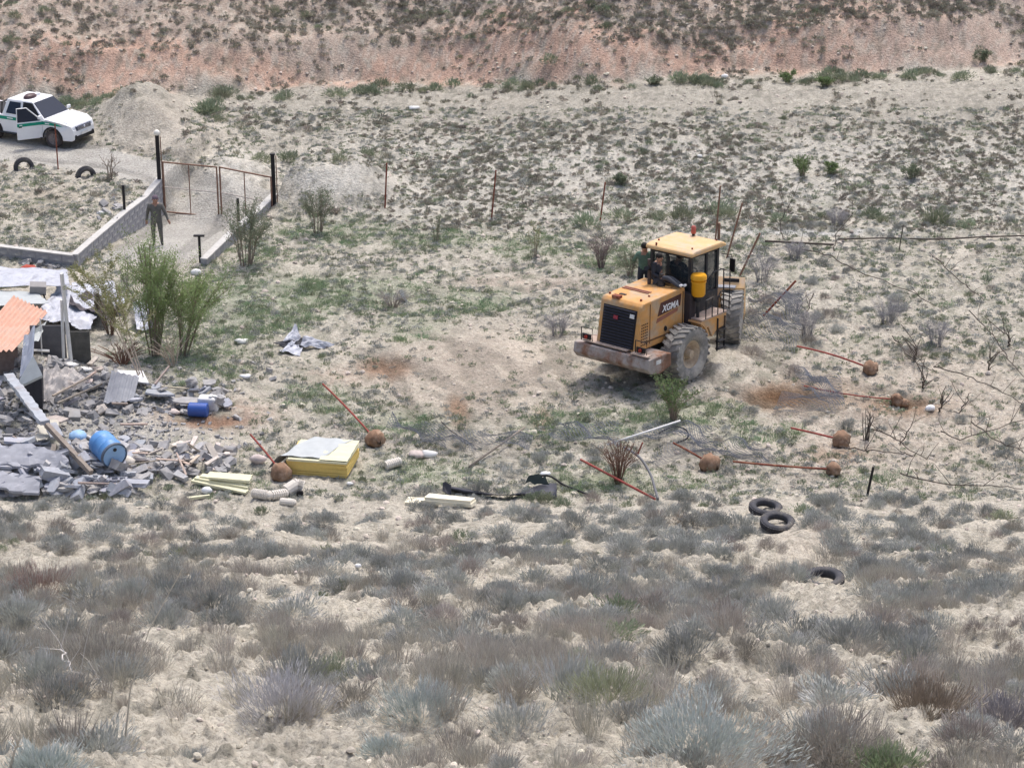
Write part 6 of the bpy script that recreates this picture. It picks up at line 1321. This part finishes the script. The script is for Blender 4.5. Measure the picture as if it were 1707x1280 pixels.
# ------------------------------------------------------------------ notable plants
def plant(name, label, cat, u, v, vt, wpx, stems, leaves, ll, lw, lm, sm, spread=.5, r=.02, lean=0.0, stem_len=1.0, crown0=.35, group=None, up=.6, base=.05, sub=3, puff=.03):
    g = P(u, v); s = pxm(g); hgt = ztop((g.x, g.y), vt) - g.z; W_ = wpx / s / 2
    t = thing(name, label, cat, g, 0, group); b = B(); S = []; D = []
    for k in range(stems):
        a = rnd.uniform(0, 6.283); q = (k + .5) / stems; rad = W_ * math.sqrt(q) * .95; tip = Vector((math.cos(a) * rad + lean * hgt, math.sin(a) * rad * .8, hgt * stem_len * (1 - .30 * q ** 1.5) * rnd.uniform(.82, 1.02)))
        p0 = Vector((math.cos(a) * base, math.sin(a) * base, -.1)); mid = p0.lerp(tip, .5) + Vector((-math.cos(a) * rad * .18 + rnd.uniform(-.05, .05), rnd.uniform(-.05, .05), hgt * .08))
        ps = [p0, p0.lerp(mid, .5) + Vector((rnd.uniform(-.02, .02), 0, 0)), mid, mid.lerp(tip, .5) + Vector((rnd.uniform(-.04, .04), 0, .02)), tip]; b.tube(ps, r, 5, r1=r * .35)
        br = [ps]
        for j in range(sub):
            f = rnd.uniform(.35, .9); i = int(f * 4); c = ps[i].lerp(ps[min(4, i + 1)], f * 4 - i); dd = (tip - p0).normalized() + Vector((rnd.gauss(0, .6), rnd.gauss(0, .6), rnd.gauss(.1, .3))); ln = hgt * rnd.uniform(.15, .35); e = c + dd.normalized() * ln; b.tube([c, c.lerp(e, .5), e], r * .4, 4, r1=r * .2); br.append([c, c.lerp(e, .25), c.lerp(e, .5), c.lerp(e, .75), e])
        for _ in range(int(leaves / stems)):
            p_ = rnd.choice(br); f = rnd.uniform(crown0, 1) if p_ is ps else rnd.uniform(.1, 1.05); i = min(3, int(f * 4)); c = p_[i].lerp(p_[i + 1], f * 4 - i); S.append(c + Vector((rnd.gauss(0, puff), rnd.gauss(0, puff), rnd.gauss(0, puff)))); d = Vector((rnd.gauss(0, 1), rnd.gauss(0, 1), up + rnd.gauss(0, .5))).normalized(); D.append(d)
    b.build('stems', sm, t)
    if S:
        S = np.array(S); D = np.array(D); n = len(S); co, q = blades(S, D, ll * rng.uniform(.6, 1.3, n), lw * rng.uniform(.7, 1.3, n)); me = np_mesh('foliage', co, q, lm); o = bpy.data.objects.new('foliage', me); COL.objects.link(o); o.parent = t
    return t
LG = mat('bright_leaf', (.235, .305, .14), .75, .2, 8, c2=(.17, .23, .08), c2amt=.4, spec=.2); LY = mat('yellow_green_leaf', (.24, .25, .12), .8, .2, 8); LO = mat('olive_sapling_leaf', (.17, .20, .135), .85, .25, 8, c2=(.19, .20, .15), c2amt=.4); LB = mat('green_bush_leaf', (.14, .20, .09), .8, .25, 8, c2=(.17, .21, .10), c2amt=.4); DB = mat('dead_brown_twig', (.20, .12, .09), .95, .25, 8); HZ = mat('grey_haze_twig', (.31, .305, .325), .95, .2, 8)
plant('green_tree', 'bright green willowy tree beside the silver sheets', 'tree', 258, 592, 400, 110, 16, 15000, .075, .022, LG, TRUNK, r=.024, crown0=.12, up=1.2, base=.12, sub=5, puff=.10)
plant('green_tree', 'low spreading bright green shoots right of the willowy tree', 'tree', 305, 592, 450, 150, 14, 9500, .075, .022, LG, TRUNK, r=.018, lean=.2, crown0=.15, up=.8, base=.1, sub=4, puff=.10)
plant('young_tree', 'thin yellow-green tree with a bare slanting trunk in front of the silver sheets', 'tree', 243, 640, 400, 120, 5, 5200, .07, .026, LY, WOODP, r=.020, lean=-.28, crown0=.4, sub=5)
plant('olive_bush', 'dull olive bush in front of the silver sheets', 'bush', 185, 560, 480, 90, 10, 2200, .08, .02, mat('drab_leaf', (.13, .125, .075), .9), DB, r=.015, crown0=.1)
plant('dead_branches', 'tangle of bare reddish branches under the olive bush', 'branches', 205, 608, 572, 120, 26, 0, .1, .01, DB, DB, r=.022, crown0=.1, up=.1)
plant('dead_branches', 'pale bare twigs spreading at the foot of the green tree', 'branches', 290, 610, 555, 110, 18, 0, .1, .01, DB, WOODP, r=.016)
plant('sapling', 'dense olive sapling with upright stems near the drive wall', 'sapling', 410, 442, 336, 104, 20, 4600, .075, .024, LO, TRUNK, r=.016, crown0=.25, up=1.0, sub=3, puff=.06, base=.16)
plant('sapling', 'small sapling with dark dense stems below the pale mound', 'sapling', 530, 388, 310, 64, 13, 2000, .075, .024, LO, TRUNK, r=.016, crown0=.2, up=1.0, sub=3, puff=.06, base=.12)
plant('sapling', 'little two-stemmed sapling in the middle of the field', 'sapling', 728, 402, 352, 30, 6, 260, .06, .02, LO, TRUNK, r=.018, sub=1)
plant('sapling', 'faint yellow-green sapling near the dead purple bush', 'sapling', 892, 430, 372, 40, 7, 330, .06, .018, LY, TRUNK, r=.012, sub=2)
plant('bare_sapling', 'bare leafless sapling at the road edge', 'sapling', 184, 298, 250, 44, 6, 60, .05, .012, DB, TRUNK, r=.018, sub=5)
plant('green_bush', 'leafy green sapling standing in front of the loader rear tyre', 'sapling', 1122, 700, 628, 92, 16, 2400, .075, .026, LB, TRUNK, r=.016, crown0=.25, sub=3)
plant('dead_bush', 'dead reddish-brown bush with long upright stems by the bent pipe', 'bush', 1030, 805, 732, 84, 44, 900, .08, .008, DB, DB, r=.012, sub=3, up=1)
plant('dead_bush', 'dead purple-brown bush beyond the loader hood', 'bush', 1002, 448, 388, 60, 40, 1500, .10, .007, mat('purple_brown_twig', (.20, .15, .15), .95), mat('purple_brown_twig', (.20, .15, .15), .95), r=.008, sub=3, up=.6)
plant('olive_bush', 'low dull green bush just behind the loader hood', 'bush', 1050, 460, 420, 60, 14, 1500, .08, .02, LO, TRUNK, r=.012, crown0=.1)
plant('bare_sapling', 'bare brown sapling standing right of the squat concrete foot', 'sapling', 1444, 735, 680, 34, 8, 60, .06, .01, DB, VINE, r=.016, sub=3)
for (u, v, vt, w_, lab) in [(1270, 470, 420, 80, 'round grey leafless bush behind the loader bucket'), (1325, 430, 404, 50, 'small round grey bush right of the bucket'), (1320, 520, 478, 90, 'hazy grey bush beside the tilted post'), (1345, 560, 520, 70, 'hazy grey bush under the bare vine stem'), (1478, 540, 495, 80, 'rounded grey bush in the middle of the scrub slope'), (1560, 575, 535, 70, 'grey tangled bush above the long vine branch'), (930, 560, 520, 70, 'pale hazy shrub just left of the loader grille'), (1395, 375, 350, 50, 'purple-grey bush on the speckled slope edge'), (1370, 300, 262, 0, '')]:
    if w_: plant('grey_bush', lab, 'bush', u, v, vt, w_, 46, 1500, .10, .007, HZ, HZ, r=.006, sub=3, up=.4, base=.12, group='grey leafless bushes')
for (u, v, vt, w_, lab) in [(1338, 292, 262, 56, 'dark green bush alone on the speckled slope'), (1382, 290, 272, 34, 'smaller dark bush touching the lone green one'), (1520, 298, 276, 40, 'round bush near the frame edge on the speckled slope'), (1034, 308, 292, 30, 'blue-grey bush above the third fence post'), (1375, 143, 128, 36, 'fresh green bush at the foot of the red bank'), (1637, 103, 84, 40, 'dark bush on the pale end of the bank'), (1312, 138, 120, 56, 'dull bush cluster at the bank foot beside the fresh green one'), (1090, 140, 130, 40, 'flat bush at the bank foot above the loader')]:
    plant('round_bush', lab, 'bush', u, v, vt, w_, 10, 900, .10, .03, LB if 'fresh' in lab or 'green' in lab else LO, TRUNK, r=.015, crown0=.1, group='round bushes beyond the fence')
plant('tangled_brush', 'heap of cut grey brush in the weeds of the field', 'brush', 655, 512, 482, 90, 30, 700, .09, .007, HZ, WOOD, r=.010)
# sharp foreground shrubs
def hero(u, v, wpx, hf, kind, m, label, n=2600, bl=.09, bw=.007, up=.5, name='sagebrush', cat='sagebrush', group=None, lobes=5):
    g = P(u, v); s = pxm(g); r = wpx / s / 2; me = shrub_mesh(name, m, n, r, r * hf, bl, bw, up=up, inner=.25, lobes=lobes); o = bpy.data.objects.new(name, me); COL.objects.link(o); o.location = g; return tag(o, label, cat, group)
hero(1160, 1272, 300, .62, 0, VS['silver'], 'big pale blue-green sage mound at the bottom edge', 5200, .075, .009, lobes=3)
hero(470, 1190, 190, .72, 0, mat('white_twig', (.52, .51, .52), .9, .2, 9), 'silvery sage with bleached twigs beside the bare earth', 2600, .12, .006, up=.9)
hero(700, 1190, 170, .5, 0, VS['silver'], 'wide grey-blue sage right of the silvery one', 2400, .09, .006, up=.8)
hero(160, 1120, 190, .7, 0, VS['dry'], 'dark twiggy shrub above the bleached twig', 2400, .12, .005, up=.8, name='dry_shrub', cat='dry shrub')
hero(550, 1130, 110, .55, 0, VS['olive'], 'round olive-brown shrub behind the silvery sage', 1500, .09, .008, name='olive_bush', cat='bush')
hero(1480, 1280, 130, .5, 0, VS['green'], 'fresh green tuft at the bottom edge under the dry shrubs', 1200, .09, .012, up=.8, name='green_shrub', cat='shrub')
hero(1400, 1262, 210, .62, 0, VS['dry'], 'wide brownish-grey dry shrub right of the pale sage mound', 2800, .12, .005, up=.9, name='dry_shrub', cat='dry shrub')
hero(1545, 1190, 170, .7, 0, mat('brown_twig', (.30, .25, .20), .95, .25, 9), 'brown shrub with upright twigs right of centre on the slope', 2400, .12, .006, up=.9, name='dry_shrub', cat='dry shrub')
hero(1670, 1215, 150, .8, 0, mat('violet_twig', (.31, .295, .31), .95, .25, 9), 'dark violet-grey shrub at the right frame edge', 2400, .12, .006, up=.8, name='dry_shrub', cat='dry shrub')
hero(1010, 1160, 150, .6, 0, VS['olive'], 'green-based shrub with straw tops left of the pale sage mound', 1600, .10, .007, up=1, name='olive_bush', cat='bush')
hero(860, 1215, 150, .5, 0, VS['sage'], 'grey shrub between the wide sage and the leaning pale stalk', 1700, .09, .006, up=.8)
hero(70, 1290, 150, .5, 0, VS['silver'], 'grey-green shrub in the bottom corner by the pale stalk', 1900, .09, .007, up=.6)
hero(640, 1255, 90, .5, 0, VS['silver'], 'small round grey-green shrub below the bare earth', 1300, .08, .006)
hero(1140, 872, 62, .5, 0, mat('brown_twig', (.30, .25, .20), .95), 'low reddish-brown shrub between the red pole end and the paired tyres', 1000, .09, .008, name='dry_shrub', cat='dry shrub')
hero(1180, 862, 40, .5, 0, mat('brown_twig', (.30, .25, .20), .95), 'small brown shrub just uphill of the low reddish-brown one', 700, .08, .008, name='dry_shrub', cat='dry shrub')
hero(1385, 935, 80, .6, 0, VS['dry'], 'hazy grey shrub standing just above the lone sunk tyre', 1100, .1, .006, up=.8, name='dry_shrub', cat='dry shrub')
hero(1110, 1030, 150, .45, 0, VS['sage'], 'wide bluish sage in the middle of the slope', 2000, .1, .008, up=.6)
hero(60, 990, 150, .55, 0, mat('reddish_twig', (.36, .27, .235), .95, .25, 9), 'reddish dry shrub at the left frame edge', 1900, .14, .006, up=1.2, name='dry_shrub', cat='dry shrub')
def stalk(pts, label, r=.006):
    Q = [P(*pts[0])] ; s = pxm(Q[0])
    for (u, v) in pts[1:]:
        k = Q[0]; Q.append(Vector((k.x + (u - pts[0][0]) / s, k.y, ztop((k.x, k.y), v))))
    b = B(); o = Q[0]; b.tube([q - o for q in Q], r, 4, r1=r * .4)
    for k in range(10):
        p = Q[-1].lerp(Q[-2], rnd.uniform(0, .8)) - o; b.tube([p, p + Vector((rnd.uniform(-.05, .05), rnd.uniform(-.03, .03), rnd.uniform(.02, .08)))], r * .5, 3, r1=r * .2)
    ob = b.build('grass_stalk', mat('pale_straw', (.50, .46, .39), .9)); ob.location = o; tag(ob, label, 'grass stalk', 'tall dry grass stalks')
stalk([(205, 1268), (225, 1150), (262, 1050), (318, 955)], 'very tall pale grass stalk left of the silvery sage', .009); stalk([(186, 1170), (198, 1090), (205, 1030)], 'pale stalk rising from the dark twiggy shrub')
stalk([(866, 1225), (885, 1170), (905, 1100)], 'leaning pale grass stalk above the bare ground', .008); stalk([(1628, 1290), (1630, 1200), (1622, 1120)], 'straight pale stalk near the right frame edge', .007); stalk([(15, 1290), (28, 1250), (36, 1238)], 'short pale stalk in the bottom left corner', .012); stalk([(330, 1080), (345, 1040), (352, 1010)], 'pale stalk in the thick grass band')
stalk([(600, 1110), (612, 1060), (628, 1040)], 'pale stalk right of the olive-brown shrub')
vine([(105, 1085, .3), (112, 1112, .15), (135, 1130, .08), (188, 1155, .05)], 'bleached bare twig lying at the foot of the dark twiggy shrub', r=.009, twigs=7, group='bleached twigs', m=mat('bleached_wood', (.58, .55, .52), .9)); 

for m_ in (LG, LY, LO, LB, HZ): lighten(m_, 1.15); leafy(m_)
